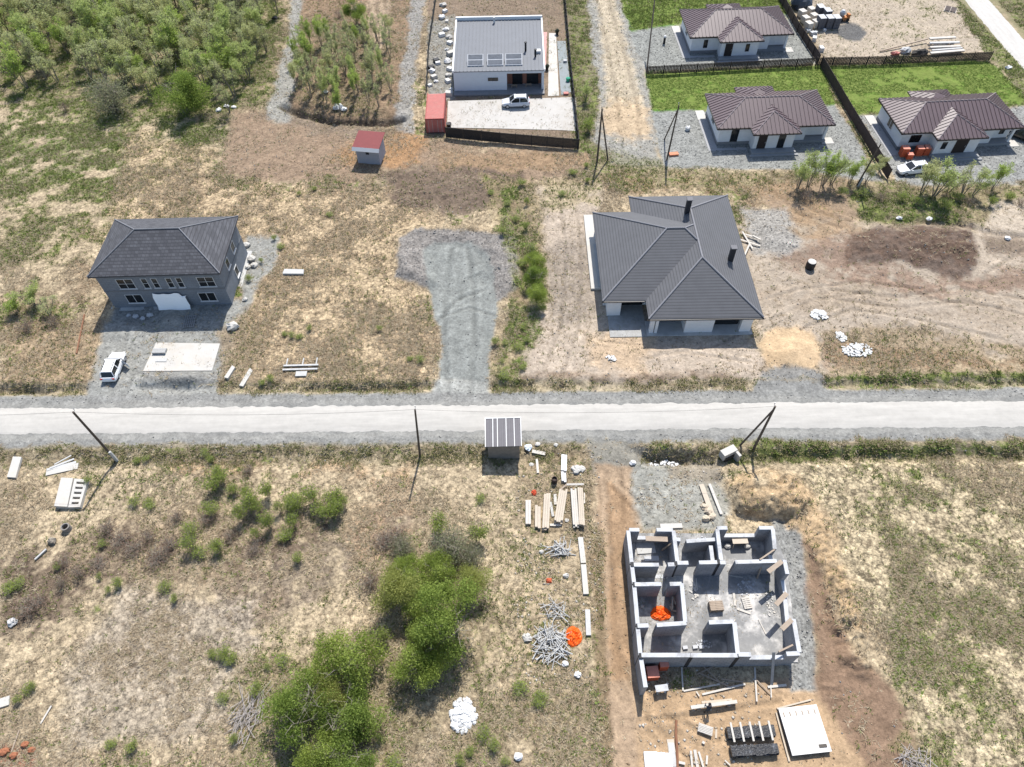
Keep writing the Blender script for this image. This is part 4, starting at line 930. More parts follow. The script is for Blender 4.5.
# ------------------------------------------------------------------ poles and wires
TOPS = {}
def pole(key, label, foot, top, r=.15, brace=None, stub=False, arm=True, cat='utility pole', back=.0):
    f = G(*foot); best = None
    for h in np.arange(3, 13, .05):
        q = P(*top, f.z+h); dd = math.hypot(q[0]-f.x, q[1]-f.y)
        if best is None or dd < best[0]: best = (dd, h, q)
    h = min(best[1], 9.5); q = Vector(P(*top, f.z+h)); t = thing('utility_pole', label, cat, f); d = q-f
    MB().tube([Vector((0,0,0))-d.normalized()*.8, d*.5, d], r, r*.7, 8).build('post', polew, t)
    if brace:
        bf = G(*brace)-f; MB().tube([bf-Vector((0,0,.5)), d*.93], r*.75, r*.6, 8).build('brace', polew, t)
    if stub: MB().box(d*.09+Vector((.18, -.1, 0)), (.24, .24, 2.0), M=d.to_track_quat('Z', 'Y').to_matrix()).build('concrete_stub', concrete, t)
    if arm:
        dn = d.normalized(); s = dn.cross(Vector((1, 0, 0))).normalized()
        ins = MB(); b = d*.985
        ins.tube([b, b+Vector((0, .0, .0))+s*.25, b+s*.3+dn*.18], .025, n=5); ins.lathe(b+s*.3+dn*.18, [(.03, 0), (.07, .03), (.05, .1), (.03, .14)], 8); ins.build('insulator', steel, t)
    TOPS[key] = q; return t
pole('L', 'leaning utility pole with a pale concrete stub beside the stacked white slabs', (116,460), (73,412), stub=True)
pole('M', 'upright single utility pole to the left of the roadside shelter', (420,456), (415,409.5), .13)
pole('R', 'braced utility pole by the concrete culvert block near the building site', (753.5,449), (775.3,406.3), .15, brace=(739.2,445))
pole('A', 'braced dark utility pole beside the corner of the black sheet fence', (597,162), (602.2,108.5), .16, brace=(608.5,160))
pole('B', 'braced utility pole standing on grey gravel at the left of a brown roofed bungalow', (666.8,160), (679,105), .14, brace=(664.2,138))
pole('C', 'tall utility pole at the end of the picket fence beside the farthest lawn', (646.5,73), (656,-12), .14)
pole('D', 'slanting utility pole with pale stub among the young trees by the board fence', (856.5,186), (881,144), .13, stub=True)
def wire(label, a_, b_, sag=.5, r=.011):
    pts = [a_.lerp(b_, i/24)-Vector((0, 0, sag*4*(i/24)*(1-i/24))) for i in range(25)]
    o = a_.copy(); tag(MB().tube([p-o for p in pts], r, n=4).build('overhead_wire', blackm, None, None, o), label, 'wire')
wire('overhead wire between the leaning pole and the upright pole above the white road', TOPS['L'], TOPS['M'], .7)
wire('overhead wire between the upright pole and the braced pole, passing the shelter', TOPS['M'], TOPS['R'], .8)
wire('overhead wire running left out of view from the leaning pole', TOPS['L'], TOPS['L']+Vector((-32, .8, 0)), .6)
# ------------------------------------------------------------------ building site
SX = lambda x, y: (610+x/5.115, 510+y/5.115)
WT = 2.75; SB = -.5
site_o = P(*SX(500, 400), 0.0)
t = thing('unfinished_house', 'roofless house shell of grey concrete blocks with open rooms on a dusty slab', 'house', (site_o[0], site_o[1], SB))
blk2 = mat('light_block', (.26, .265, .28), var=.26, scale=.9, pattern=pat_block(.6, .3, .035, .55), dirt=(.55, .54, .52), dirt_amt=.3)
capb = mat('wall_top', (.42, .43, .445), var=.2, scale=1.2, dirt=(.22, .215, .21), dirt_amt=.75)
gap = mat('dark_joint', (.03, .03, .032))
def sp(x, y, z=WT-.0): q = P(*SX(x, y), z+SB); return (q[0]-site_o[0], q[1]-site_o[1])
nseg = [0]
def swall(a_, b_, z0=0, z1=WT, th=.35):
    nseg[0] += 1; e_ = nseg[0]*.004
    p, q = Vector((*sp(*a_), 0)), Vector((*sp(*b_), 0)); 
    wb = MB().wall(p, q, th-e_*.05, z0, z1-.06+e_).build('wall', blk2, t)
    MB().wall(p, q, th+.012, z1-.058+e_, z1+e_).build('wall_top', capb, wb)
def joint(a_, z1=WT):                                       # dark column pocket in the wall
    p = sp(*a_); MB().box((p[0], p[1], (z1+.1)/2), (.30, .44, z1+.1)).build('column_pocket', gap, t)
swall((93,105),(112,275)); swall((112,283),(124,378)); swall((124,386),(142,590)); swall((142,600),(156,742)); swall((158,750),(183,905), z1=WT-.1)
swall((98,101),(150,101)); swall((150,102),(238,102), z1=1.0); swall((238,101),(322,102))
swall((325,106),(345,270)); swall((338,150),(360,152)); swall((395,150),(545,140), z1=2.3); swall((548,98),(568,258))
swall((548,93),(600,92)); swall((600,93),(762,92), z1=1.1); swall((762,92),(836,92)); swall((832,98),(842,200)); swall((838,200),(850,262), z1=1.4)
swall((118,281),(250,281)); swall((250,283),(296,283), z1=.05); swall((296,280),(334,279)); swall((340,272),(400,271)); swall((455,270),(550,268)); swall((562,270),(590,270)); swall((640,268),(852,262))
swall((126,382),(262,380)); swall((305,380),(366,379)); swall((366,377),(384,575))
swall((140,594),(196,592)); swall((238,590),(390,580)); swall((505,577),(632,572)); swall((634,576),(652,738)); swall((520,172),(532,262), z1=2.2)
swall((160,744),(410,744)); swall((412,745),(650,745)); swall((655,741),(720,741)); swall((720,741),(900,740), z1=1.9); swall((900,738),(968,735))
swall((890,258),(905,330)); swall((905,330),(922,410), z1=1.2); swall((922,410),(938,560), z1=.9); swall((936,560),(966,730))
for q in ((113,279),(125,382),(142,595),(157,746),(336,275),(555,266),(651,744),(412,744)): joint(q, WT-.01)
p0, p1, p2, p3 = (sp(x, y, .1) for x, y in ((108,118),(160,790),(962,778),(842,120)))
slabm = mat('dusty_slab', (.19, .19, .187), var=.3, scale=.5, dirt=(.55, .53, .50), dirt_amt=1.0)
MB().prism([p0, p1, p2, (sp(905,280,.1)), p3], -.3, .1).build('floor_slab', slabm, t)
# sheet leaning against an outside wall, shutter boards in openings
def sg(x, y, up=0): q = P(*SX(x, y), up+SB); return Vector((q[0], q[1], up+SB))
def board(name, a_, b_, wd, th, m, label, cat='board', group=None):
    a_, b_ = Vector(a_), Vector(b_); o = (a_+b_)/2
    return MB().beam(a_-o, b_-o, wd, th).top(name, m, label, cat, o, group=group)
# things on the slab
def tarp(name, c, rx_, ry_, h, m, label, seed=1, rot=0, cat='tarp'):
    mb = MB(); rd = random.Random(seed); n = 15
    for j in range(n):
        for i in range(n):
            u, v = i/(n-1)*2-1, j/(n-1)*2-1; k = max(0, 1-max(abs(u), abs(v))**3)
            du, dv = u*math.sqrt(1-v*v/2), v*math.sqrt(1-u*u/2); q = 1+.05*math.sin(3*math.atan2(dv, du)+seed)+rd.uniform(-.05, .05); mb.v.append((du*rx_*q, dv*ry_*q, h*k*(.6+.25*math.sin(6*u+seed)*math.sin(5*v+2*seed)+rd.uniform(-.2, .2))+.02))
    for j in range(n-1):
        for i in range(n-1): a_ = j*n+i; mb.f.append((a_, a_+1, a_+n+1, a_+n))
    mb.smooth = False
    o = mb.top(name, m, label, cat, c, rot); s = o.modifiers.new('thick', 'SOLIDIFY'); s.thickness = .04; return o
tarp('orange_tarp', sg(258, 530, .1), .95, .7, .55, orange, 'orange tarp crumpled on the floor of a small room in the unfinished house', 3)
def pallet_stack(c, rot, w_, d_, n, label, cat='pallet', name='pallet_stack', m=wood):
    t_ = thing(name, label, cat, c, rot)
    for k in range(n):
        z0 = k*.16; pl = MB()
        for i in range(6): y = -d_/2+d_*(i+.5)/6; pl.box((0, y, z0+.145), (w_, d_/8, .025))
        for i in range(3): x = -w_/2+.06+i*(w_-.12)/2; pl.box((x, 0, z0+.07), (.1, d_, .12))
        pl.build('pallet', m, t_)
    return t_
pallet_stack(sg(538, 500, .1), .03, 1.25, .9, 4, 'small stack of brown wooden pallets on the slab of the unfinished house')
for i in range(7):
    x, y = sg(300+i*6, 500-i*9, .1)[:2]; p = sg(322, 490, .1)
    board('plank_offcut', p+Vector((random.uniform(-.35,.35), random.uniform(-.7,.7), .1+.09*i)), p+Vector((random.uniform(-.3,.5), random.uniform(-.7,.9), .15+.1*i)), .14, .05, woodp, 'pale plank offcut in the jumbled heap beside the orange tarp indoors', 'plank', 'plank offcuts beside the indoor tarp')
for (a_, b_, lab) in (((632,420),(640,490),'whitened plank lying north to south on the slab, right of the pallet stack'), ((650,505),(720,530),'whitened plank lying slantwise on the slab, right of the pallet stack')):
    board('plank', sg(*a_, .16), sg(*b_, .16), .2, .06, woodw, lab, 'plank')
pallet_stack(sg(698, 478, .1), .1, .75, 1.1, 1, 'low pale timber pallet on the dusty slab between two whitened planks', m=woodw)
for (x, y, lab) in ((383,706,'left of the three grey blocks on the lower room floor'), (434,703,'middle of the three grey blocks on the lower room floor'), (466,703,'right of the three grey blocks on the lower room floor')):
    MB().boxz(-.22,.22,-.15,.15,0,.22).top('loose_block', capb, lab, 'block', sg(x, y, .1), .1, bevel=.01)
for (x, y, r_, lab) in ((600,188,.35,'white sack left of the timber trestle in the upper right room'), (700,188,.35,'white sack right of the timber trestle in the upper right room'), (162,494,.2,'small white sack by the outer wall next to the orange tarp room')):
    MB().blob((0,0,r_*.5), (r_, r_*.8, r_*.55), int(x), .12).top('white_sack', concw, lab, 'sack', sg(x, y, .1))
tr = thing('trestle', 'pale timber trestle between two white sacks in the upper right room', 'trestle', sg(655, 180, .1))
MB().box((0, 0, .9), (1.5, .5, .06)).build('top', woodp, tr)
for sx in (-.6, .6):
    for sy in (-.2, .2): MB().beam((sx, sy*1.6, 0), (sx, sy*.6, .9), .07, .07).build('leg', woodp, tr)
for (a_, za, b_, zb_, lab) in (((765,255),2.9,(845,200),2.7,'timber prop laid across the wall corner at the upper right room'), ((752,350),.2,(785,262),2.6,'thin timber prop leaning on the corridor wall of the unfinished house'),
        ((862,725),2.8,(935,690),2.6,'timber prop across the lower right corner of the unfinished house'), ((265,205),.3,(318,168),2.2,'timber prop leaning inside the upper left room'), ((140,330),.3,(178,296),2.2,'timber prop leaning in the narrow corridor by the outer wall')):
    board('prop', sg(*a_, za), sg(*b_, zb_), .14, .1, wood, lab, 'prop')
for (a_, b_, lab) in (((808,316),(880,262),'wide brown board laid over the upper corner of the right outer wall'), ((848,485),(905,425),'wide brown board over the right outer wall, above the window gap'), ((878,610),(930,560),'wide brown board over the right outer wall, below the window gap')):
    board('shutter_board', sg(*a_, 2.95), sg(*b_, 2.9), .42, .06, wood, lab, 'board')
board('shutter_board', sg(182,145,2.3), sg(295,150,2.3), .5, .05, wood, 'brown board spanning the window of the upper left room', 'board')
p = sg(182, 195, .1); MB().boxz(-.9,.9,-.6,.6,0,.12).top('mortar_tray', concrete, 'grey mortar tray on the floor of the upper left room', 'tray', p, .03)
p = sg(212, 250, .1); MB().boxz(-.7,.7,-.25,.25,0,.1).top('stacked_sheet', capb, 'pale sheet lying at the foot of the upper left room', 'sheet', p, .0)
# outside below the shell
S4 = lambda x, y, up=0: G(610+x/5.115, 617+y/5.115, up)
def brick_pack(c, w_, d_, h, label, rot=0, m=brick):
    o_ = thing('brick_pack', label, 'brick pack', c, rot, 'packs of red bricks')
    b = MB(); nx_, nz = 3, max(2, int(h/.22))
    for k in range(nz): b.box((0, 0, .16+h/nz*(k+.5)), (w_-.03*(k % 2), d_-.03*(k % 2), h/nz-.012))
    b.build('bricks', m, o_); pm = MB()
    for i in range(3): pm.box((-w_/2+.1+i*(w_-.2)/2, 0, .05), (.1, d_, .1))
    pm.box((0, 0, .125), (w_+.04, d_+.04, .04)); pm.build('pallet', wood, o_); 
    MB().box((0, 0, h+.18), (w_+.02, d_+.02, .03)).build('top_course', mat('pale_red_brick', (.55, .22, .16), var=.2, scale=4), o_)
    return o_
brick_pack(sg(210, 325+522, 0), 1.0, .95, 1.0, 'pale topped red brick pack in the open corner below the unfinished house', .05)
brick_pack(sg(262, 270+522, 0), .75, 1.15, 1.25, 'tall dark red brick pack in the open corner below the unfinished house', .05)
p = S4(258, 375); wb = thing('workbench', 'small grey workbench with clutter beside the red brick packs', 'workbench', p, .1)
MB().box((0, 0, .75), (1.1, .55, .06)).build('top', capb, wb)
for sx in (-.48, .48):
    for sy in (-.22, .22): MB().boxz(sx-.04, sx+.04, sy-.04, sy+.04, 0, .72).build('leg', blackm, wb)
board('plank', S4(290,345,.5), S4(280,390,.1), .2, .05, woodw, 'short white plank leaning on the workbench by the brick packs', 'plank')
LB = [((375,380),(560,345),.14,'long pale plank at the left end below the shell wall'), ((470,398),(690,345),.16,'long white plank in front of the shell wall, under the worker'),
      ((738,260),(748,435),.14,'upright-lying white plank pointing away from the shell wall'), ((565,320),(680,335),.12,'grey plank lying in the shade of the shell wall'),
      ((460,290),(610,360),.12,'grey plank crossing another in the wall shade'), ((445,295),(530,255),.1,'short grey plank near the top of the crossed planks'), ((475,255),(560,335),.1,'thin grey plank among the crossed planks'),
      ((742,320),(822,400),.09,'thin brown lath leaning towards the bare soil by the right corner'), ((820,330),(822,415),.09,'thin pale lath standing apart near the right corner of the shell'),
      ((805,360),(900,350),.2,'pale board closing the pit at the lower right corner of the shell'), ((365,260),(372,380),.13,'white plank lying beside the workbench, in shade'), ((440,385),(455,408),.1,'short white offcut before the long planks')]
for i, (a_, b_, wd, lab) in enumerate(LB): board('plank', S4(*a_, .1+.03*(i % 4)), S4(*b_, .12+.03*(i % 3)), wd, .05, woodw if 'white' in lab or 'pale' in lab else wood, lab, 'plank')
board('leaning_board', S4(825,350,.1), sg(838,205+522,2.6), .25, .06, mat('grey_board', (.2, .2, .2)), 'dark grey board leaning against the lower right shell wall', 'board')
board('timber_beam', S4(408,470,.45), S4(642,440,.45), .28, .2, woodw, 'thick white timber beam on trestles beside the worker', 'beam')
board('timber_beam', S4(465,442,.3), S4(620,428,.3), .2, .1, woodp, 'pale board lying behind the thick white beam', 'board')
for (x, lab) in ((450,'left support under the thick white beam'), (605,'right support under the thick white beam')):
    MB().box((0, 0, .17), (.3, .5, .34)).top('support_block', wood, lab, 'support', S4(x, 464 if x < 500 else 446))
pallet_stack(S4(485, 578), -.35, 1.2, .7, 2, 'pale slatted pallet on the sandy ground left of the black stacks', m=woodw)
board('plank', S4(543,575,.06), S4(541,620,.06), .16, .05, woodp, 'short pale plank beside the slatted pallet', 'plank')
p = S4(338, 640); ppt = [Vector(S4(x, y, .12))-p for x, y in ((338,530),(336,600),(342,690),(345,790))]
tag(MB().tube(ppt, .11, n=8).build('rusty_pipe', mat('rust', (.19, .09, .05), var=.3), None, None, p), 'long rusty brown pipe lying on the sandy soil at the bottom edge', 'pipe')
for (x, y, w_, lab) in ((210,745,.55,'widest white panel at the bottom edge, left of the rusty pipe'), (265,750,.35,'middle white panel at the bottom edge, left of the rusty pipe'), (298,752,.3,'narrow white panel at the bottom edge, left of the rusty pipe')):
    MB().boxz(-w_,w_,-.9,.8,0,.18).top('insulation_board', whitep, lab, 'panel', S4(x, y), -.03)
MB().boxz(-.25,.25,-.9,.9,0,.12).top('grey_plank', concrete, 'grey flat plank squeezed between the white panels and rusty pipe', 'plank', S4(318, 705), -.02)
MB().boxz(-.3,.3,-.5,.5,0,.1).top('pale_sheet', woodp, 'pale yellow sheet lying at the top of the grey flat plank', 'sheet', S4(312, 660))
for i, (a_, b_, wd) in enumerate((((412,685),(420,770),.16), ((432,680),(448,775),.24), ((452,690),(478,775),.16), ((495,710),(492,755),.16), ((470,640),(482,648),.2), ((585,735),(612,760),.1), ((350,745),(382,752),.2))):
    board('plank', S4(*a_, .08+.02*i), S4(*b_, .08+.02*i), wd, .06, woodw, ('first white plank right of the rusty pipe', 'widest white plank right of the rusty pipe', 'slanting white plank right of the rusty pipe', 'short white plank standing apart right of the rusty pipe group', 'small pale offcut above the white planks', 'thin pale lath below the black stack', 'short pale offcut right against the rusty pipe')[i], 'plank')
# black wrapped stacks
def wrapped(a_, b_, d_, h, label, bearers):
    a_, b_ = S4(*a_), S4(*b_); o = (a_+b_)/2; L = (b_-a_).length; rot = math.atan2(b_.y-a_.y, b_.x-a_.x); t_ = thing('wrapped_stack', label, 'stack', o, rot)
    m_ = MB(); rd = random.Random(len(label)); n = 14
    for k in range(4):
        for i in range(n): m_.box((-L/2+L*(i+.5)/n, rd.uniform(-.04,.04), .12+h*(k+.5)/4), (L/n-.01, d_+rd.uniform(-.08,.08), h/4-.008), rd.uniform(-.02,.02))
    m_.build('sheeting', mat('black_plastic', (.022, .023, .026), rough=.35, var=.4, scale=3, bump=.6, bscale=7, dirt=(.16, .17, .19), dirt_amt=.5), t_)
    for i in range(bearers):
        x = -L/2+L*(i+.5)/bearers
        MB().boxz(x-.08, x+.08, -d_/2-.32, d_/2+.32, h+.125, h+.22).build('bearer', woodw, t_)
wrapped((592,600),(832,590),.85,.6,'upper black wrapped stack with five white bearers across it',5)
wrapped((612,692),(850,682),.8,.55,'lower black plastic covered stack without bearers',0)
# pale decked platform
pc = [S4(855,485), S4(925,715), S4(1150,690), S4(1018,450)]
o = (pc[0]+pc[1]+pc[2]+pc[3])/4; ux = (pc[2]-pc[1]).normalized(); rot = math.atan2(ux.y, ux.x)
PW = ((pc[2]-pc[1]).length+(pc[3]-pc[0]).length)/2; PD = ((pc[0]-pc[1]).length+(pc[3]-pc[2]).length)/2
t_ = thing('insulation_stack', 'low stack topped with bright white sheets and a dark front edge', 'stack', o, rot)
MB().boxz(-PW/2+.03,PW/2-.03,-PD/2+.03,PD/2-.03,.0,.42).build('packs', mat('dark_packs', (.09,.095,.105), var=.4, scale=4, pattern=pat_rows(.35,.5,0,.6)), t_)
MB().boxz(-PW/2,PW/2,-PD/2+.02,PD/2,.425,.52).build('cover_sheet', mat('bright_white_sheet', (.60,.59,.565), var=.05), t_)
MB().boxz(PW*.22,PW*.42,-PD/2+.35,-PD/2+.62,.525,.56).build('offcut', mat('dark_offcut', (.08,.07,.06), var=.5, scale=8), t_)
for k in range(6): MB().boxz(-PW*.42+k*PW*.16, -PW*.42+k*PW*.16+.09, PD/2-.7, PD/2-.35, .525, .55).build('spacer', wood, t_)
for (a_, b_, lab) in (((852,470),(1025,425),'long pale lath along the far edge of the bright white stack'), ((848,490),(915,740),'long pale lath along the left edge of the bright white stack')):
    board('plank', S4(*a_, .1), S4(*b_, .1), .13, .08, woodp, lab, 'plank')
# ------------------------------------------------------------------ timber yard left of the track
T7 = lambda x, y, up=0: G(510+x/7.67, 440+y/7.67, up)
def timber_pack(a_, b_, wd, h, m, label, cols=3, rows=2):
    a_, b_ = T7(*a_), T7(*b_); o = (a_+b_)/2; d = b_-a_; L = d.length; rot = math.atan2(d.y, d.x); t_ = thing('timber_pack', label, 'timber pack', o, rot, 'packs of sawn timber by the track'); rd = random.Random(int(a_.x*100))
    for i in range(cols):
        b = MB()
        for k in range(rows):
            s = rd.uniform(-.18, .18); b.box((s, -wd/2+wd*(i+.5)/cols, .1+h*(k+.5)/rows), (L, wd/cols-.015, h/rows-.012))
        b.build('board', m, t_)
    bb = MB(); bb.boxz(-L*.35, -L*.35+.12, -wd/2, wd/2, -.1, .09).build('bearer', wood, t_); MB().boxz(L*.33, L*.33+.12, -wd/2, wd/2, -.1, .09).build('bearer', wood, t_)
timber_pack((140,475),(140,655),.55,.25,woodw,'leftmost short white timber pack of the row',2,1)
timber_pack((213,515),(213,680),.58,.3,woodp,'short cream timber pack, second from the left of the row',2,1)
timber_pack((286,428),(272,688),.68,.4,woodp,'long narrow beige timber pack, third from the left',3,2)
timber_pack((408,402),(370,640),.85,.5,woodp,'slanted wide cream timber pack in the middle of the row',4,2)
timber_pack((485,390),(505,670),.62,.42,woodw,'mottled white timber pack, left half of the tall pair by the track',3,2)
timber_pack((535,390),(550,672),.55,.6,woodp,'pinkish timber pack, right half of the tall pair by the track',3,3)
timber_pack((415,132),(412,245),.6,.35,whitep,'bright white timber pack standing alone above the row',2,1)
timber_pack((410,265),(414,335),.5,.25,whitep,'small white timber pack just below the lone bright one',2,1)
for (a_, b_, wd, m_, lab) in (((205,150),(215,258),.25,woodw,'pale board lying among weeds near the shelter'), ((432,370),(562,368),.2,woodw,'white board laid crosswise on top of the tall timber pair'), ((345,420),(350,500),.3,concw,'grey white board between the narrow and slanted packs'), ((305,655),(395,655),.25,woodw,'white board at the foot of the slanted timber pack'),
      ((570,410),(570,490),.12,woodw,'thin white lath along the track side of the timber'), ((170,90),(270,110),.4,woodw,'pale plank by the right corner of the shelter'), ((380,390),(435,345),.18,wood,'dark brown plank above the slanted timber pack'), ((310,480),(330,590),.25,concrete,'grey weathered board in the gap of the timber row')):
    board('board', T7(*a_, .12 if wd != .2 else .78), T7(*b_, .12 if wd != .2 else .78), wd, .07, m_, lab)
for (x, y, r_, lab) in ((510,235,.55,'white plastic sheet crumpled above the tall timber pair'), (545,225,.4,'small torn white plastic sheet close to the track edge'), (140,62,.45,'pale blue sack beside the shelter wall'), (165,190,.25,'small white sack in the weeds near the shelter'), (210,35,.3,'white sack heap right of the shelter roof corner'), (352,40,.25,'white lump of plaster at the road edge right of the shelter'), (435,618,.22,'small white lump between the timber packs')):
    MB().blob((0,0,r_*.3), (r_, r_*.9, r_*.4), int(x+y), .3).top('plastic_bag', concw if 'blue' not in lab else mat('pale_blue_sack', (.5,.56,.62)), lab, 'bag', T7(x, y))
tarp('red_rag', T7(184,405), .28, .35, .3, mat('red_cloth', (.55,.09,.04), var=.3), 'small red rag lying in the weeds left of the timber row', 5, cat='rag')
MB().lathe((0,0,0), [(.3,0),(.32,.35),(.3,.7),(.24,.72),(.2,.5)], 14).top('rusty_drum', mat('dark_rust', (.045,.03,.025), var=.4), 'dark open drum beside the small white timber pack', 'drum', T7(340,322))
S5 = lambda x, y, up=0: G(510+x/5.48, 540+y/5.48, up)
for (a_, b_, wd, lab) in (((385,-10),(402,130),.5,'upper piece of the white concrete kerb beside the brown track'), ((402,138),(416,300),.5,'middle piece of the white concrete kerb beside the brown track'), ((424,385),(430,525),.45,'lower grey piece of the concrete kerb beside the brown track')):
    board('kerb_piece', S5(*a_, .1), S5(*b_, .1), wd, .25, concw if 'white' in lab else concrete, lab, 'kerb')
def stick_heap(name, c, rx_, ry_, h, n, m, label, seed, r=.035, cat='brush heap', lmin=.8, lmax=2.0, ang=None):
    mb = MB(); rd = random.Random(seed)
    for i in range(n):
        x, y = rd.uniform(-1, 1), rd.uniform(-1, 1)
        if x*x+y*y > 1: continue
        an = rd.uniform(0, PI) if ang is None else rd.gauss(ang, .5); L = rd.uniform(lmin, lmax)/2; z = .08+h*rd.random()*(1-.6*(x*x+y*y)); dz = rd.uniform(-.2, .2)
        mb.tube([(x*rx_-L*math.cos(an), y*ry_-L*math.sin(an), z-dz), (x*rx_, y*ry_, z+.05), (x*rx_+L*math.cos(an), y*ry_+L*math.sin(an), z+dz)], r*rd.uniform(.6, 1.4), r*.6, 5)
    o = mb.build(name, m, None, None, c); tag(o, label, cat); return o
greyst = mat('bleached_sticks', (.40,.40,.39), var=.3, scale=3)
stick_heap('stick_heap', S5(222,570), 1.25, 1.45, .6, 150, greyst, 'large heap of bleached white sticks beside the orange tarp', 4, .045)
stick_heap('stick_heap', S5(245,385), .9, .8, .3, 26, greyst, 'loose small spread of white branches above the large stick heap', 5, .04, lmin=1)
stick_heap('stick_heap', S5(275,55), 1.0, .6, .35, 40, greyst, 'white sticks piled under the row of timber packs', 6, .05)
stick_heap('stick_heap', G(250,714), 1.2, 1.9, .5, 90, mat('grey_brush', (.32,.29,.27), var=.3), 'grey brushwood heap with branch tips spread on dry grass', 7, .03, ang=1.3, lmin=1.2, lmax=3)
stick_heap('stick_heap', G(915,762), 1.2, .9, .35, 60, mat('grey_brush', (.32,.29,.27)), 'grey brushwood heap at the bottom edge of the right field', 8, .03)
tarp('orange_tarp', S5(350,530), .72, .95, .55, orange, 'orange tarp bundle on the grass beside the heap of white sticks', 8)
def lump(px, py, r_, m_, label, cat='stone', seed=0, name='stone', flat=.6):
    return MB().blob((0,0,r_*.35), (r_, r_*.85, r_*flat), int(px*7+py), .28).top(name, m_, label, cat, G(px, py))
for (px, py, r_, m_, lab) in ((541.5,552,.25,concw,'small white block left of the piled white sticks'), (566,576,.3,concw,'white lump in the grass left of the kerb'), (549,581,.3,brick,'lone red brick lump in the dry grass'), (527,638,.42,concw,'white lump at the left of the large stick heap'), (565,664,.28,whitep,'bright white block just below the large stick heap'), (578,675,.33,whitep,'bright white block nearest the track edge'), (518,757,.38,whitep,'white block by itself at the bottom edge left of the track')):
    lump(px, py, r_, m_, lab)
mb = MB(); rd = random.Random(5)
mb.blob((0,0,.1),(.95,1.15,.22),3,.2,14,6)
for i in range(60): an = rd.uniform(0, 2*PI); d = rd.random()**.5*1.1; mb.blob((d*math.cos(an)*1.0, d*math.sin(an)*1.2, .12+.2*(1-d)), (rd.uniform(.12,.3), rd.uniform(.12,.3), .16), i, .35, 7, 5)
tag(mb.build('plaster_heap', mat('white_plaster_waste', (.54,.54,.53), var=.1), None, None, G(463,716)), 'bright white heap of plaster waste in the grass below the trees', 'heap')
# ------------------------------------------------------------------ left field leftovers
F6 = lambda x, y, up=0: G(x/5.9, 430+y/5.9, up)
def slab4(name, pts, z0, z1, m, label, cat):
    ps = [F6(*q) for q in pts]; o = sum(ps, Vector())/4; mb = MB(); b = [Vector((p.x-o.x, p.y-o.y, 0)) for p in ps]
    mb.hexa([v+Vector((0,0,z0)) for v in b]+[v+Vector((0,0,z1)) for v in b]); return mb.build(name, m, None, None, o), o, b, label, cat
def put(r_): return tag(r_[0], r_[3], r_[4])
put(slab4('concrete_slab', [(48,283),(100,288),(136,168),(88,166)], .0, .3, concw, 'pale concrete slab lying by the verge at the left edge', 'slab'))
put(slab4('concrete_slab', [(335,462),(410,465),(445,297),(375,294)], -.1, .5, concw, 'solid white concrete slab next to the one with square holes', 'slab'))
ps = [F6(x, y) for x, y in ((414,467),(486,466),(530,303),(452,299))]; o = sum(ps, Vector())/4; b = [Vector((p.x-o.x, p.y-o.y, 0)) for p in ps]
t_ = thing('hollow_slab', 'white concrete slab pierced by a row of dark square holes', 'slab', o); mb = MB()
bil = lambda u, v: (b[0]*(1-u)+b[1]*u)*(1-v)+(b[3]*(1-u)+b[2]*u)*v
def cell(u0, u1, v0, v1, z0, z1, name, m):
    q = [bil(u0,v0), bil(u1,v0), bil(u1,v1), bil(u0,v1)]; MB().hexa([p+Vector((0,0,z0)) for p in q]+[p+Vector((0,0,z1)) for p in q]).build(name, m, t_)
cell(0,.2,0,1,-.1,.45,'side_rail',concw); cell(.8,1,0,1,-.1,.45,'side_rail',concw)
for k in range(6): cell(.2,.8,k*.18,k*.18+.1,-.1,.44,'cross_bar',concw)
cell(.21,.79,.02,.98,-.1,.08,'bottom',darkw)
for i, (a_, b_) in enumerate((((275,255),(465,215)), ((280,240),(455,195)), ((300,232),(445,178)), ((330,212),(430,160)))):
    board('panel_board', F6(*a_, .1+.07*i), F6(*b_, .14+.07*i), (.75,.3,.22,.15)[i], .05, concw if i == 0 else concrete, ('widest white board of the fan by the left verge', 'second board of the fan by the left verge', 'third narrow board of the fan by the left verge', 'thinnest top board of the fan by the left verge')[i], 'board')
MB().lathe((0,0,-.2), [(.42,0),(.42,.8),(.31,.8),(.31,.1)], 16).top('concrete_ring', mat('ring_concrete', (.2,.185,.17), var=.25), 'short grey pipe ring standing on dry grass below the slabs', 'pipe ring', F6(400,585))
MB().blob((0,0,.2),(.4,.35,.35),3,.3).top('tree_stump', bark, 'dark tree stump at the end of a pale log', 'stump', F6(312,660))
board('log', F6(212,768,.15), F6(280,708,.2), .16, .16, greyst, 'pale bare log lying in the dry grass by the stump', 'log')
lump(13, 623, .45, concrete, 'grey concrete lump in dry grass near the left edge')
put(slab4('concrete_slab', [(-10,1212),(45,1190),(60,1140),(20,1110)], 0, .25, concrete, 'grey slab lying in brown brush at the left edge', 'slab')) if False else None
p = G(3, 703); MB().boxz(-.6,.6,-.4,.4,0,.2).top('concrete_slab', concw, 'pale concrete block cut by the left frame edge', 'slab', p, .3)
board('plank', G(41,724,.08), G(52,706,.1), .14, .06, woodw, 'short pale plank in the lower left corner', 'plank')
board('plank', G(12,752,.08), G(20,730,.1), .1, .05, wood, 'thin grey plank by the orange soil in the lower left corner', 'plank')
for i, (px, py) in enumerate(((5,752),(14,756),(26,745),(32,750))): lump(px, py, .4-.04*i, mat('orange_clay', (.26,.10,.05), var=.3), ('largest orange clay clod in the lower left corner', 'orange clay clod next to the largest in the lower left corner', 'orange clay clod at the upper edge of the patch', 'smallest orange clay clod at the right of the patch')[i], 'clod', name='clay_clod')
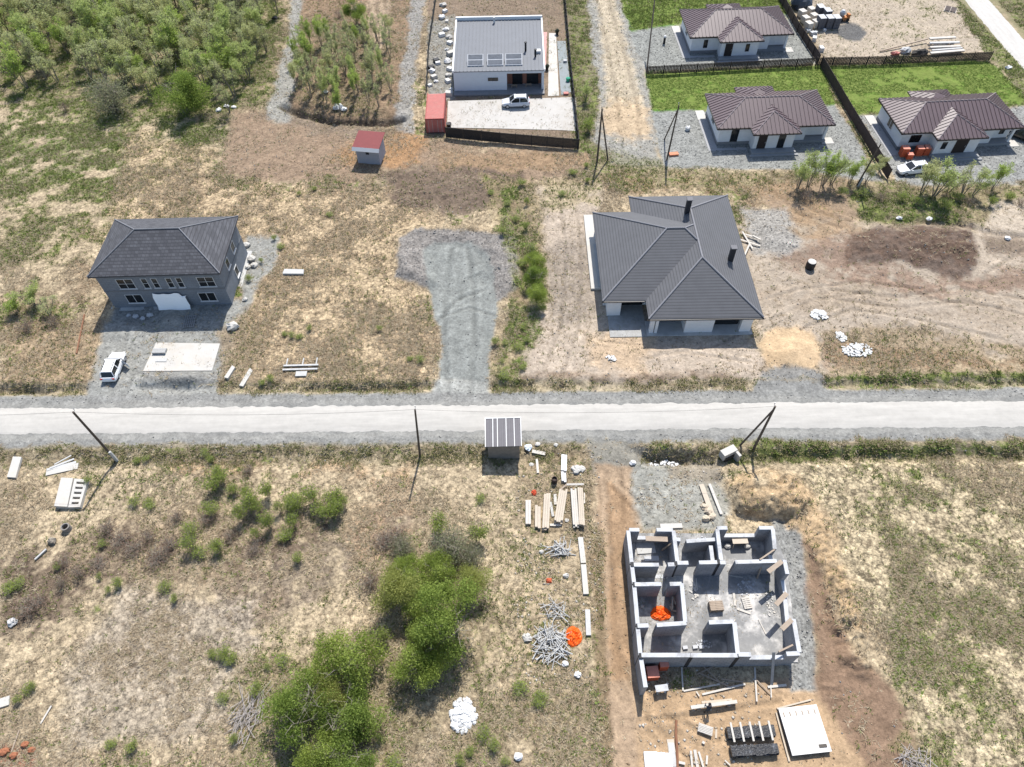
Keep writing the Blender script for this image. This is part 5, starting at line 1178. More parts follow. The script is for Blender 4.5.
# ------------------------------------------------------------------ around the block house
sheet('concrete_pad', [(143,371),(212,370.5),(220,343.5),(156,342.5)], .1, concw)
p = P(160,352,.12); pallet_stack(p, -.02, 1.6, .75, 2, 'grey pallet lying on the pale concrete pad', m=concrete)
board('plank', P(156,360,.14), P(167,360,.14), .5, .06, concrete, 'flat grey board beside the pallet on the concrete pad', 'board')
rbm = mat('grey_rebar', (.25,.25,.25)); p = G(190, 322); mb = MB(); 
for i in range(6): mb.box((-.6+i*.24, 0, .14), (.08, 2.0, .06))
for i in range(5): mb.box((0, -.9+i*.45, .08), (1.4, .09, .05))
mb.top('slatted_pallet', rbm, 'slatted grey pallet in the shade before the block house', 'pallet', p, .1)
lump(233, 328, .75, concw, 'large pale boulder at the shaded corner of the block house', flat=.7)
for i, (px, py, r_) in enumerate(((136,317,.4),(143,319,.35),(150,316,.45),(129,316,.3))): lump(px, py, r_, capb, ('white rubble lump in the shade, second from the left', 'white rubble lump in the shade, third from the left', 'largest rubble lump in the shade, right of its row', 'smallest rubble lump in the shade, left of its row')[i], 'rubble')
for i, (px, py, r_) in enumerate(((247,246,.55),(252,260,.6),(255,266,.45),(248,268,.4),(245,300,.35))): lump(px, py, r_, concw, ('white rubble by the rear right corner of the block house', 'biggest white rubble on the gravel right of the block house', 'white rubble touching the biggest lump right of the house', 'white rubble nearest the right house wall', 'small pale rubble near the front right house corner')[i], 'rubble')
def slabp(pts, z0, z1, m, name, label, cat, lift=0):
    ps = [G(*q) for q in pts]; o = sum(ps, Vector())/len(ps); b = [Vector((p.x-o.x, p.y-o.y, 0)) for p in ps]
    MB().hexa([v+Vector((0,0,z0)) for v in b]+[v+Vector((0,0,z1)) for v in b]).top(name, m, label, cat, o)
slabp([(225,379),(229,380),(236,369),(233,367)], 0, .35, concw, 'concrete_slab', 'narrow pale slab on rubble right of the concrete pad', 'slab')
slabp([(240,387),(244,388),(253,371),(250,368)], 0, .2, concw, 'concrete_slab', 'long whitish slab close to the road verge right of the gravel', 'slab')
slabp([(283,275),(304,275.3),(304.3,271),(285,270.5)], 0, .3, concrete, 'concrete_slab', 'grey concrete slab alone in the dry field behind the block house side', 'slab')
board('rusty_rail', G(84.7,315,.1), G(77,354,.1), .16, .1, mat('rust', (.19,.09,.05)), 'rusty rail lying left of the block house gravel', 'rail')
t_ = thing('fallen_railing', 'pale timber frame of two rails and short posts in the dry field near the road', 'frame', G(301,368)); 
for y in (-.35, .25): MB().box((0, y, .2), (4.1, .22, .12)).build('rail', greyst, t_)
for x in (-1.75, .15, 1.75): MB().box((x, .8, .12), (.14, 1.2, .1)).build('post', greyst, t_)
MB().box((.2, -.95, .1), (1.3, .7, .12)).build('panel', concrete, t_)
for i, (px, py) in enumerate(((219,111),(227,107),(234,108))): lump(px, py, .55-.08*i, whitep, ('left white sack at the corner of the dirt plot', 'middle white sack at the corner of the dirt plot', 'right white sack at the corner of the dirt plot')[i], 'sack', name='white_sack')
for (px, py, r_, lab) in ((338,108,.8,'big white sack at the ditch edge below the sapling clump'), (344,109,.5,'smaller white sack touching the big one at the ditch edge'), (325.5,92.5,.45,'lone white sack inside the sapling clump')): lump(px, py, r_, whitep, lab, 'sack', name='white_sack')
lump(275, 19, .55, darkw, 'dark boulder beside the gravel path at the top')
# rubble along the flat roofed house
rd = random.Random(77); RP = [(443,6),(445,12),(442,18),(447,22),(446,30),(442,36),(449,38),(450,44),(447,50),(451,55),(448,62),(450,70),(435,60),(438,64),(432,72),(434,78),(436,82),(430,86),(449,76),(448,82),(451,90),(449,95)]
for i, (px, py) in enumerate(RP):
    r_ = rd.uniform(.35, .75); g = G(px, py)
    o = MB().box((0, 0, r_*.45), (r_*2, r_*1.5, r_*.9), rd.uniform(0, 3), taper=.85) if i % 2 else MB().blob((0,0,r_*.3), (r_, r_*.9, r_*.6), i, .3)
    o.top('rubble_block', whitep if i % 3 else concw, 'white rubble block in the littered strip left of the flat roofed house', 'rubble', g, 0, 'rubble left of the flat roofed house')
for (px, py, lab) in ((436.5,62,'black box among the white rubble, upper one'), (431.5,69,'black box among the white rubble, lower one')): MB().boxz(-.5,.5,-.4,.4,0,.6).top('black_box', blackm, lab, 'box', G(px, py), .4, bevel=.04)
MB().lathe((0,0,0), [(.3,0),(.42,.5),(.45,.55),(.3,.5)], 12).top('black_tub', blackm, 'black tub at the end of the container by the fence', 'tub', P(449,126.5,.07))
for (px, py, lab) in ((557,34,'dark potted shrub at the far end of the white side path'), (547,69.5,'dark potted shrub at the right front corner of the flat roofed house')):
    t_ = thing('potted_shrub', lab, 'potted plant', P(px, py, .09)); MB().lathe((0,0,0), [(.22,0),(.32,.4),(.3,.4)], 10).build('pot', blackm, t_); MB().blob((0,0,.65), (.38,.38,.38), 4, .25).build('foliage', mat('dark_shrub', (.03,.035,.02), var=.4), t_)
MB().lathe((0,0,0), [(.3,0),(.38,.5),(.36,.55),(.1,.7)], 12).top('green_bin', mat('green_plastic', (.04,.33,.2), rough=.4), 'green plastic bin on the gravel bed by the right fence', 'bin', P(568,81,.06))
MB().boxz(-.4,.4,-.3,.3,0,.25).top('red_crate', redm, 'small red crate at the corner of the gravel bed', 'crate', P(566,94,.07), 0, bevel=.03)
MB().boxz(-.3,.3,-.25,.25,0,.35).top('grey_box', capb, 'small grey box on the gravel bed above the green bin', 'box', P(565,62,.06), 0, bevel=.03)
# ------------------------------------------------------------------ big house surroundings
def shards(name, px, py, rx_, ry_, n, m, label, seed, cat='debris heap'):
    mb = MB(); rd = random.Random(seed)
    for i in range(n):
        an = rd.uniform(0, 2*PI); d = rd.random()**.55; s = rd.uniform(.06, .26)
        mb.box((d*math.cos(an)*rx_, d*math.sin(an)*ry_, .06+.18*rd.random()*(1-d)), (s*1.6, s, .06+.1*rd.random()), rd.uniform(0, PI))
    o = mb.build(name, m, None, None, G(px, py)); tag(o, label, cat)
foam = mat('white_foam', (.5,.5,.49), var=.14)
shards('debris_heap', 819, 315, 1.0, .8, 110, foam, 'dense white heap of foam offcuts above the sand pile', 1)
shards('debris_heap', 841, 337, .55, .75, 80, foam, 'narrow white heap of foam offcuts between two other heaps', 2)
shards('debris_heap', 857, 350, 1.9, 1.0, 130, foam, 'wide scattered spread of foam offcuts near the roadside grass', 3)
shards('debris_heap', 611, 359, .6, .5, 26, foam, 'small white litter on sandy soil before the porch', 4)
for i, (a_, b_) in enumerate((((738,240),(760,247)), ((742,233),(752,250)), ((745,236),(757,240)), ((749,246),(744,257)), ((752,238),(760,242)))):
    board('plank', G(*a_, .2+.06*i), G(*b_, .2+.06*i), .22, .05, woodw, ('longest white board in the litter right of the big roof', 'steep white board in the litter right of the big roof', 'upper white board in the litter right of the big roof', 'lowest white board in the litter right of the big roof', 'right hand short board in the litter right of the big roof')[i], 'board')
t_ = thing('barrel', 'black barrel with pale lid standing on bare tan earth', 'barrel', G(809.5,268))
MB().lathe((0,0,0), [(.5,0),(.58,.1),(.6,.55),(.58,1.0),(.5,1.1)], 16).build('body', blackm, t_); MB().lathe((0,0,1.1), [(.52,.0),(.52,.06),(.2,.09)], 16).build('lid', concw, t_)
t_ = thing('culvert_block', 'pale concrete culvert head with dark opening at the road bank', 'culvert', G(727.5,458), .45)
MB().boxz(-.85,.85,-.2,.6,.3,1.3).build('head_wall', concw, t_); MB().boxz(.55,.84,-.9,-.21,-.3,1.2).build('wing_wall', concw, t_); MB().boxz(-.6,.5,-.3,-.21,-.3,.7).build('opening', darkw, t_)
tp = [(704,487,708,520,.45),(711,485,722,514,.35)]
board('plank', G(701,485,.15), G(713,518,.15), .5, .07, woodp, 'wide pale board lying above the right corner of the unfinished house', 'plank')
board('plank', G(709,485,.25), G(721,515,.2), .28, .06, woodw, 'narrow pale board beside the wide one above the unfinished house', 'plank')
for i, (px, py) in enumerate(((704,507),(708,512),(712,517),(706,519))): lump(px, py, .4, mat('tan_block', (.45,.38,.29)), ('upper tan rubble lump at the end of the pale boards', 'left tan rubble lump at the end of the pale boards', 'right tan rubble lump at the end of the pale boards', 'lowest tan rubble lump at the end of the pale boards')[i], 'rubble')
shards('debris_heap', 662, 465, 1.6, .5, 40, foam, 'white plastic litter in the mud beside the track entrance', 11)
lump(632.5, 463.5, .35, whitep, 'white lump at the right edge of the track entrance')
MB().box((0,0,.1),(2.2,.5,.16)).top('white_step', concw, 'pale slab at the outer wall above the upper left room', 'slab', G(671,526.5), .0)
for i, (x, y, rx_, ry_, nn, lab) in enumerate(((470,690,.9,.35,26,'mortar crumbs along the foot of the lower room wall'), (300,330,.6,.4,24,'mortar crumbs in the corridor of the unfinished house'), (700,400,.9,.7,40,'mortar crumbs and chips in the middle of the large room'), (820,480,.4,1.1,34,'mortar crumbs along the right outer wall inside'), (470,150,.5,.3,22,'mortar crumbs in the entrance recess of the unfinished house'), (430,420,.35,.7,26,'mortar crumbs along the partition left of the pallet stack'))):
    mb = MB(); rd = random.Random(300+i)
    for k in range(nn): s = rd.uniform(.04, .16); mb.box((rd.uniform(-1,1)*rx_, rd.uniform(-1,1)*ry_, s*.3), (s*1.5, s, s*.7), rd.uniform(0, 3))
    tag(mb.build('mortar_debris', concw if i % 2 else capb, None, None, sg(x, y, .1)), lab, 'debris')
for (a_, b_, lab) in (((590,640),(640,560),'grey lath lying in the large room below the pallet stack'), ((760,560),(800,640),'grey lath lying by the right side of the large room'), ((420,360),(440,400),'short lath at the corridor mouth, left one'), ((440,350),(446,405),'short lath at the corridor mouth, right one'), ((610,335),(680,345),'long lath in the shade of the corridor wall')):
    board('lath', sg(*a_, .15), sg(*b_, .15), .09, .05, woodw, lab, 'lath')
# ------------------------------------------------------------------ lots of the brown roofed bungalows
for (px, py, w_, d_, h, lab) in ((902,156,1.0,1.0,1.35,'tall red brick pack left of the white car'), (908,159,.85,.7,.75,'low red brick pack between the taller brick packs'), (917,155,.95,1.0,1.2,'middle red brick pack before the white bungalow wall'), (924,154.5,.8,1.0,1.2,'right red brick pack before the white bungalow wall')):
    brick_pack(P(px, py, 0), w_, d_, h, lab, -.05)
MB().boxz(-.7,.7,-.35,.35,0,.3).top('orange_board', mat('orange_board', (.5,.2,.11)), 'orange plastic board at the foot of the braced pole', 'board', G(673.5,155), .1)
MB().blob((0,0,.3),(.45,.4,.4),2,.2).top('white_lump', whitep, 'white lump on the grey gravel left of the middle bungalow', 'stone', P(687.5,130,0))
t_ = thing('garden_tap', 'small dark stand pipe with white head on grey gravel', 'stand pipe', P(664,43.5,0)); MB().lathe((0,0,0),[(.22,0),(.2,1.0),(.1,1.1)],8).build('post', blackm, t_); MB().blob((0,0,1.25),(.28,.28,.22),3,.1).build('head', whitep, t_)
# storage yard
S8 = lambda x, y, up=0: G(770+x/7.88, y/7.88, up)
MB().blob((0,0,1.0),(2.1,1.8,1.5),9,.2).top('covered_heap', mat('dark_blue_tarp', (.05,.06,.075), rough=.4, var=.3), 'dark blue tarp over a heap at the top of the storage yard', 'tarp', S8(235,60))
def block_pallet(c, w_, d_, h, m, top, label, rot):
    t_ = thing('block_pallet', label, 'block pallet', c, rot, 'pallets of blocks in the storage yard'); b = MB()
    for i in range(2):
        for k in range(3): b.box((-w_/4+i*w_/2, 0, .15+h*(k+.5)/3), (w_/2-.03, d_, h/3-.02))
    b.build('blocks', m, t_); MB().box((0,0,h+.17),(w_*.98,d_*.98,.03)).build('top', top, t_); MB().box((0,0,.07),(w_,d_,.13)).build('pallet', wood, t_)
dk = mat('dark_blocks', (.10,.10,.11), var=.2); tp_ = mat('grey_tops', (.42,.43,.44), var=.15); tanb = mat('cream_blocks', (.55,.5,.42), var=.2)
k = 0
for (x, y) in ((385,205),(445,205),(500,205),(375,120),(430,150)):
    k += 1; block_pallet(S8(x, y+15), 1.15, 1.6, 1.9, dk, tp_, ('left grey topped pallet of dark blocks at the front of the yard stack', 'middle grey topped pallet of dark blocks at the front of the yard stack', 'right grey topped pallet of dark blocks beside the orange mixer', 'left grey topped pallet in the second row of the yard stack', 'right grey topped pallet in the second row of the yard stack')[k-1], .12)
k = 0
for (x, y) in ((245,120),(270,170),(295,215),(315,100),(335,150),(350,200)):
    k += 1; block_pallet(S8(x, y+15), 1.1, 1.3, 1.1, tanb, woodw, ('cream pallet nearest the fence in the far corner of the yard', 'cream pallet in the middle of the row along the fence', 'cream pallet at the near end of the row along the fence', 'cream pallet at the far end of the inner row', 'cream pallet in the middle of the inner row', 'cream pallet at the near end of the inner row')[k-1], .35)
for i, (x, y, s) in enumerate(((300,255,.5),(330,275,.6),(355,270,.5),(345,320,.7),(400,400,.7),(428,245,.4),(285,240,.4))):
    MB().box((0,0,s*.5),(s*1.4,s,s),.4*i).top('stone_block', whitep if i in (3,4,5) else tp_, ('grey block at the left of the loose yard blocks', 'grey block behind the flat white one', 'grey block touching the pallets of the yard', 'flat white block nearest the fence corner of the yard', 'lone white cube on the grass edge of the yard', 'small white block at the foot of the dark pallets', 'small grey block tucked against the yard fence')[i], 'block', S8(x, y), bevel=.03)
t_ = thing('mixer_trailer', 'orange low machine with grey drum beside the dark gravel pile', 'machine', S8(575,165), .15)
om = mat('orange_paint', (.42,.17,.055), var=.25)
MB().boxz(-.95,.95,-.4,.4,.35,.8).build('chassis', om, t_); MB().lathe((-.3,.45,.9), [(.35,-.1),(.5,.25),(.5,.6),(.28,.9)], 12).build('drum', tp_, t_); MB().boxz(.5,.94,-.38,.38,.81,1.25).build('engine_cover', om, t_)
for sx in (-.6, .6):
    for sy in (-.46, .46): MB().lathe((sx, sy, .3), [(.3,-.06),(.3,.06)], 12, Matrix.Rotation(PI/2, 3, 'X')).build('wheel', rubber, t_)
E8 = lambda x, y, up=0: G(880+x/7.11, y/7.11, up)
for i, (a_, b_, wd, h) in enumerate((((335,310),(520,300),.55,.9), ((340,335),(550,330),.5,.75), ((345,360),(560,352),.5,.6), ((350,395),(590,375),.6,.45), ((360,378),(575,362),.4,.5))):
    board('timber_stack', E8(*a_, h), E8(*b_, h), wd, .18, (woodw, concrete, woodw, woodw, concrete)[i], ('top white board pack of the long timber pile behind the picket fence', 'upper grey board pack of the long timber pile behind the picket fence', 'middle white board pack of the long timber pile behind the picket fence', 'lowest white board pack leaning on the picket fence', 'lower grey board pack of the long timber pile behind the picket fence')[i], 'timber')
for i, (x, y) in enumerate(((380,350),(500,345))): MB().boxz(-.12,.12,-1.5,1.3,0,.42).top('bearer', wood, ('left bearer under the long timber pile', 'right bearer under the long timber pile')[i], 'bearer', E8(x, y))
board('long_pole', E8(-5,372,.2), E8(330,300,.6), .2, .16, wood, 'long thin pole slanting up to the timber pile in the yard', 'pole')
MB().blob((0,0,.4),(.9,.7,.55),6,.25).top('grey_bale', concrete, 'pale grey bale at the left end of the timber pile', 'bale', E8(175,375)); MB().blob((0,0,.3),(.8,.45,.4),7,.25).top('red_bale', redm, 'red bundle behind the picket fence left of the grey bale', 'bundle', E8(105,392))
MB().blob((0,0,.35),(1.5,.7,.6),8,.2).top('dark_cover', mat('dark_cover', (.05,.045,.04), var=.3), 'dark cover in front of the timber pile behind the picket fence', 'tarp', E8(280,388))
t_ = thing('door_frame', 'pair of dark brown door panels lying by the side road', 'door panel', E8(500,70), -.55)
MB().boxz(-.95,-.05,-1,1,.1,.2).build('panel', fbrown, t_); MB().boxz(.05,.95,-1,1,.1,.2).build('panel', fbrown, t_); MB().boxz(-1.05,1.05,-1.1,1.1,0,.09).build('frame', woodw, t_)
lump(1008, 68.5, .5, whitep, 'white stone on the green verge of the side road')
for (px, py, lab) in ((899,219,'white lump on the green strip, left of two'), (928,221,'white lump on the green strip, right of two'), (1007,239,'white lump on the dark ditch at the right edge')): lump(px, py, .4, whitep, lab)
for (px, py, lab) in ((815,43,'small white block on gravel right of the farthest bungalow, upper one'), (821,52,'small white block on gravel right of the farthest bungalow, lower one')): pass
# ------------------------------------------------------------------ cars
def car(label, loc, rot, paint, L=4.5, Wd=1.82, H=1.62, open_door=False, van=False):
    t_ = thing('parked_car', label, 'car', loc, rot)
    # body: stations along x, front at +x
    st = [(-L/2, .80, .45, .78), (-L/2+.12, .94, .34, .98), (-L*.36, 1.0, .27, 1.03), (0, 1.0, .25, 1.0), (L*.22, 1.0, .26, .98), (L*.33, .97, .27, .93), (L*.45, .90, .30, .82), (L/2, .70, .42, .66)]
    b = MB(); n = 8
    for x, kw, z0, z1 in st:
        h = Wd/2*kw; b.v += [(x,-h*.86,z0),(x,-h,z0+.16),(x,-h,(z0+z1)/2+.06),(x,-h*.9,z1),(x,h*.9,z1),(x,h,(z0+z1)/2+.06),(x,h,z0+.16),(x,h*.86,z0)]
    for i in range(len(st)-1):
        for k in range(n): b.f.append((i*n+k, i*n+(k+1)%n, (i+1)*n+(k+1)%n, (i+1)*n+k))
    b.f.append(tuple(range(n))[::-1]); b.f.append(tuple((len(st)-1)*n+k for k in range(n))); b.smooth = False
    bo = b.build('body', paint, t_, bevel=.04)
    cb = [(-L*.45, .84, .98, 1.02), (-L*.36, .80, 1.0, H-.08), (-L*.05, .80, .99, H), (L*.06, .79, .97, H-.02), (L*.24, .84, .94, .98)]
    g = MB(); m = 4
    for x, kw, z0, z1 in cb: g.v += [(x,-Wd/2*.9,z0-.02),(x,-Wd/2*kw*.86,z1-.03),(x,Wd/2*kw*.86,z1-.03),(x,Wd/2*.9,z0-.02)]
    for i in range(4):
        for k in range(m): g.f.append((i*m+k, i*m+(k+1)%m, (i+1)*m+(k+1)%m, (i+1)*m+k))
    g.f.append((3,2,1,0)); g.f.append((16,17,18,19)); g.build('windows', glass, t_)
    r = MB(); h = Wd/2*.72; r.hexa([(-L*.375,-h,H-.11),(L*.07,-h*.98,H-.05),(L*.07,h*.98,H-.05),(-L*.375,h,H-.11),(-L*.36,-h*.9,H-.03),(L*.05,-h*.9,H+.01),(L*.05,h*.9,H+.01),(-L*.36,h*.9,H-.03)])
    ro = r.build('roof', paint, t_, bevel=.02)
    for s in (-1, 1): 
        MB().beam((-L*.34, s*h*.82, H+.03), (L*.0, s*h*.82, H+.05), .04, .04).build('roof_rail', blackm, ro)
        for x0, x1 in ((-.37, -.44), (.055, .235)): MB().beam((L*x0, s*h*.98, H-.07), (L*x1, s*Wd/2*.9, .98), .08, .06).build('pillar', paint, t_)
        MB().beam((-L*.13, s*h*1.0, H-.06), (-L*.13, s*Wd/2*.915, 1.0), .09, .05).build('pillar', paint, t_)
        MB().box((L*.17, s*(Wd/2+.08), 1.02), (.14, .2, .15)).build('mirror', paint, t_)
        MB().box((L*.465, s*Wd*.33, .72), (.16, .34, .14), s*-.35).build('headlight', lampm, t_)
        MB().box((-L*.485, s*Wd*.37, .85), (.1, .26, .2)).build('tail_light', tailm, t_)
        for x in (-L*.29, L*.31):
            wo = MB().lathe((x, s*(Wd/2-.09), .34), [(.26,-.1),(.34,-.07),(.34,.07),(.26,.1)], 16, Matrix.Rotation(PI/2, 3, 'X')).build('wheel', rubber, t_)
            MB().lathe((x, s*(Wd/2-.09), .34), [(.22,-.11),(.22,.11)], 12, Matrix.Rotation(PI/2, 3, 'X')).build('rim', steel, wo)
    MB().box((L*.495, 0, .42), (.08, Wd*.5, .12)).build('number_plate', whitep, t_)
    if open_door:
        d = MB(); an = -.95; c = Vector((L*.14, -Wd/2, .65)); R = Matrix.Rotation(PI+an*-1, 3, 'Z')
        d.box(c+R @ Vector((.5, 0, 0)), (1.0, .07, .7), M=R); do = d.build('door', paint, t_); MB().box(c+R @ Vector((.52, 0, .58)), (.8, .04, .42), M=R).build('door_window', glass, do)
    return t_
p, q = P(110.5,383,0), P(121,356,0)
car('white car with an open door on grey gravel before the block house', (*((p+q)/2)[:2], GW(*((p+q)/2)[:2])), math.atan2(q[1]-p[1], q[0]-p[0]) , carpaint, open_door=True, L=4.3)
p = P(516,105.5,.07); car('silver white off-road car parked on the pale courtyard', p, PI+.02, carsilver, L=4.55, H=1.7)
p = P(911.5,172,0); car('white car half hidden by young trees before the right bungalow', p, PI+.12, carpaint, L=4.6, H=1.5)
p = P(1019,137,0); car('black car cut off by the right edge of the photo', p, 2.35, carblack, L=4.7, H=1.6)
# ------------------------------------------------------------------ the worker
def worker():
    fo = S4(490, 490)
    J = {'pel':(0,0,.92),'sp':(.0,.06,1.12),'ch':(0,.16,1.32),'nk':(0,.24,1.48),'hd':(0,.30,1.60),'hd2':(0,.33,1.70)}
    pts = [J['pel'],J['sp'],J['ch'],J['nk'],J['hd'],J['hd2']]; rad = [(.15,.12),(.14,.11),(.165,.12),(.06,.06),(.095,.105),(.075,.085)]
    ed = [(0,1),(1,2),(2,3),(3,4),(4,5)]
    def chain(root, ps, rs):
        prev = root
        for p_, r_ in zip(ps, rs): pts.append(p_); rad.append((r_, r_)); ed.append((prev, len(pts)-1)); prev = len(pts)-1
        return prev
    for s in (-1, 1):
        chain(0, [(s*.1,0,.86),(s*.12,.03+.06*s,.48),(s*.13,-.02+.06*s,.1),(s*.14,.14+.06*s,.04)], [.095,.062,.045,.038])
        hnd = chain(2, [(s*.19,.17,1.38),(s*.25,.28,1.12),(s*.22,.5,1.0),(s*.21,.56,.97)], [.06,.045,.035,.035])
        for k in range(4): chain(hnd, [(s*.21+(k-1.5)*.022,.61,.955),(s*.21+(k-1.5)*.024,.645-.006*abs(k-1.5),.925)], [.0095,.008])
        chain(hnd, [(s*.21-s*.045,.585,.96),(s*.21-s*.055,.61,.94)], [.011,.009])
    me = bpy.data.meshes.new('person'); me.from_pydata(pts, ed, [])
    o = bpy.data.objects.new('person', me); COL.objects.link(o)
    o.modifiers.new('skin', 'SKIN')
    for v, r_ in zip(me.skin_vertices[0].data, rad): v.radius = r_
    me.skin_vertices[0].data[0].use_root = True
    s_ = o.modifiers.new('sub', 'SUBSURF'); s_.levels = 2; s_.render_levels = 2
    dg = bpy.context.evaluated_depsgraph_get(); m2 = bpy.data.meshes.new_from_object(o.evaluated_get(dg)); bpy.data.objects.remove(o)
    m2.materials.clear()
    for mm in (mat('skin_tone', (.42,.26,.19)), mat('dark_jacket', (.03,.035,.045), var=.3), mat('work_trousers', (.06,.055,.05), var=.3), mat('boots', (.025,.02,.018))): m2.materials.append(mm)
    for pl_ in m2.polygons:
        c = pl_.center; i = 1 if c.z > .88 else 2
        if c.z < .14: i = 3
        if c.z > 1.49 or (c.y > .5 and c.z > .8): i = 0
        pl_.material_index = i; pl_.use_smooth = True
    b = bpy.data.objects.new('person', m2); COL.objects.link(b); b.location = fo; b.rotation_euler = (0, 0, -.2)
    tag(b, 'worker in dark clothes bending over the thick white timber beam', 'person')
    hm = MB().lathe((0,.315,1.655), [(.125,-.02),(.118,.05),(.08,.1),(.02,.125)], 12); hm.build('cap', mat('dark_cap', (.02,.02,.025)), b)
worker()
# ------------------------------------------------------------------ vegetation
def leaf_quads(cent, size, rd, cols):
    n = len(cent); d = rd.normal(size=(n, 3)); d /= np.linalg.norm(d, axis=1)[:, None]; d[:, 2] *= .7
    u = np.cross(d, rd.normal(size=(n, 3))); u /= np.linalg.norm(u, axis=1)[:, None]; v = np.cross(d, u)
    v /= np.maximum(np.linalg.norm(v, axis=1)[:, None], 1e-6); s = (size*rd.uniform(.6, 1.3, n))[:, None]
    V = np.stack([cent-u*s*.6, cent+v*s*.26, cent+u*s*.6, cent-v*s*.26], 1).reshape(-1, 3)
    F = np.arange(4*n).reshape(n, 4); C = np.repeat(cols, 4, axis=0); return V, F, C
def tree_mesh(seed, h, r, stems, nl, size, c0, c1, kind='sapling', bare=.0):
    rd = np.random.default_rng(seed); tb = MB(); ends = []
    for i in range(stems):
        an = rd.uniform(0, 2*PI); lean = rd.uniform(.05, .32) if stems > 1 else rd.uniform(0, .12); hh = h*rd.uniform(.72, 1.0)
        b0 = np.array([math.cos(an)*r*.1, math.sin(an)*r*.1, -.1]); pts = []
        for k in range(7):
            u = k/6; pts.append(b0+np.array([math.cos(an)*lean*hh*u**1.2, math.sin(an)*lean*hh*u**1.2, hh*u])+rd.normal(size=3)*.04*h*.3*u)
        tb.tube([tuple(p) for p in pts], .0105*h, .003*h, 5)
        nb = 9 if kind != 'bush' else 7
        for j in range(nb):
            u = rd.uniform(.38 if kind != 'bush' else .12, .98); k = u*6; i0 = int(min(k, 5)); p = pts[i0]*(1-(k-i0))+pts[i0+1]*(k-i0)
            a2 = rd.uniform(0, 2*PI); L = r*rd.uniform(.4, .85)*(1.15-u*.7); up = rd.uniform(.6, 1.5) if kind == 'sapling' else rd.uniform(.1, .8)
            q = p+np.array([math.cos(a2)*L, math.sin(a2)*L, L*up]); mid = (p+q)/2+np.array([0, 0, -.05*L])
            tb.tube([tuple(p), tuple(mid), tuple(q)], .006*h, .002*h, 4, cap=False); ends.append((p, mid, q))
            for _ in range(2):
                s = mid+(q-mid)*rd.uniform(0, .8); e_ = s+rd.normal(size=3)*L*.35+np.array([0, 0, .1*L]); tb.tube([tuple(s), tuple(e_)], .003*h, .0015*h, 3, cap=False); ends.append((s, (s+e_)/2, e_))
    if kind == 'lobes':
        nl_ = int(rd.integers(10, 14)); L = []
        for j in range(nl_):
            a2 = rd.uniform(0, 2*PI); q = rd.random()**.6; zc = h*rd.uniform(.3, .86); rr = r*(.95-.55*max(0, zc/h-.45))
            L.append((math.cos(a2)*q*rr, math.sin(a2)*q*rr, zc, r*rd.uniform(.22, .44)))
        L = np.array(L); k = rd.integers(0, nl_, nl); d = rd.normal(size=(nl, 3)); d /= np.linalg.norm(d, axis=1)[:, None]
        d[:, 2] = np.abs(d[:, 2])*np.where(rd.random(nl) < .75, 1, -1)
        cent = L[k, :3]+d*(L[k, 3]*rd.beta(5, 1.6, nl)*1.12)[:, None]*np.array([1, 1, 1.15])+rd.normal(size=(nl, 3))*.10*r
        cent[:, 2] = np.maximum(cent[:, 2], .1)
        for j in range(nl_): tb.tube([(0, 0, .1), (L[j, 0]*.6, L[j, 1]*.6, L[j, 2]*.75), tuple(L[j, :3])], .007*h, .002*h, 4, cap=False)
        tint = rd.uniform(0, 1, nl_)[k]*.65+rd.uniform(0, 1, nl)*.35
        cols = np.array(c0)*(1-tint[:, None])+np.array(c1)*tint[:, None]
        V, F, C = leaf_quads(cent, size, rd, cols)
        return tb.mesh('trunk', bark), big_mesh('crown', V, F, LEAF, {'Col': C})
    E_ = np.array([[p, m, q] for p, m, q in ends]); k = rd.integers(0, len(E_), nl); u = rd.beta(2.2, 1.2, nl)[:, None]
    base_ = E_[k, 0]*(1-u)**2+2*E_[k, 1]*u*(1-u)+E_[k, 2]*u**2
    cent = base_+rd.normal(size=(nl, 3))*(.13 if kind == 'sapling' else .22)*r*np.array([1, 1, .8])
    cent[:, 2] = np.maximum(cent[:, 2], .08)
    tint = rd.uniform(0, 1, len(E_))[k]*.7+rd.uniform(0, 1, nl)*.3
    cols = np.array(c0)*(1-tint[:, None])+np.array(c1)*tint[:, None]
    V, F, C = leaf_quads(cent, size, rd, cols)
    return tb.mesh('trunk', bark), big_mesh('crown', V, F, LEAF, {'Col': C})
gA, gB = (.18, .24, .045), (.40, .48, .12)         # fresh green
dA, dB = (.13, .185, .04), (.30, .38, .09)
yA, yB = (.31, .375, .12), (.53, .60, .24)
sA, sB = (.29, .28, .19), (.42, .42, .28)
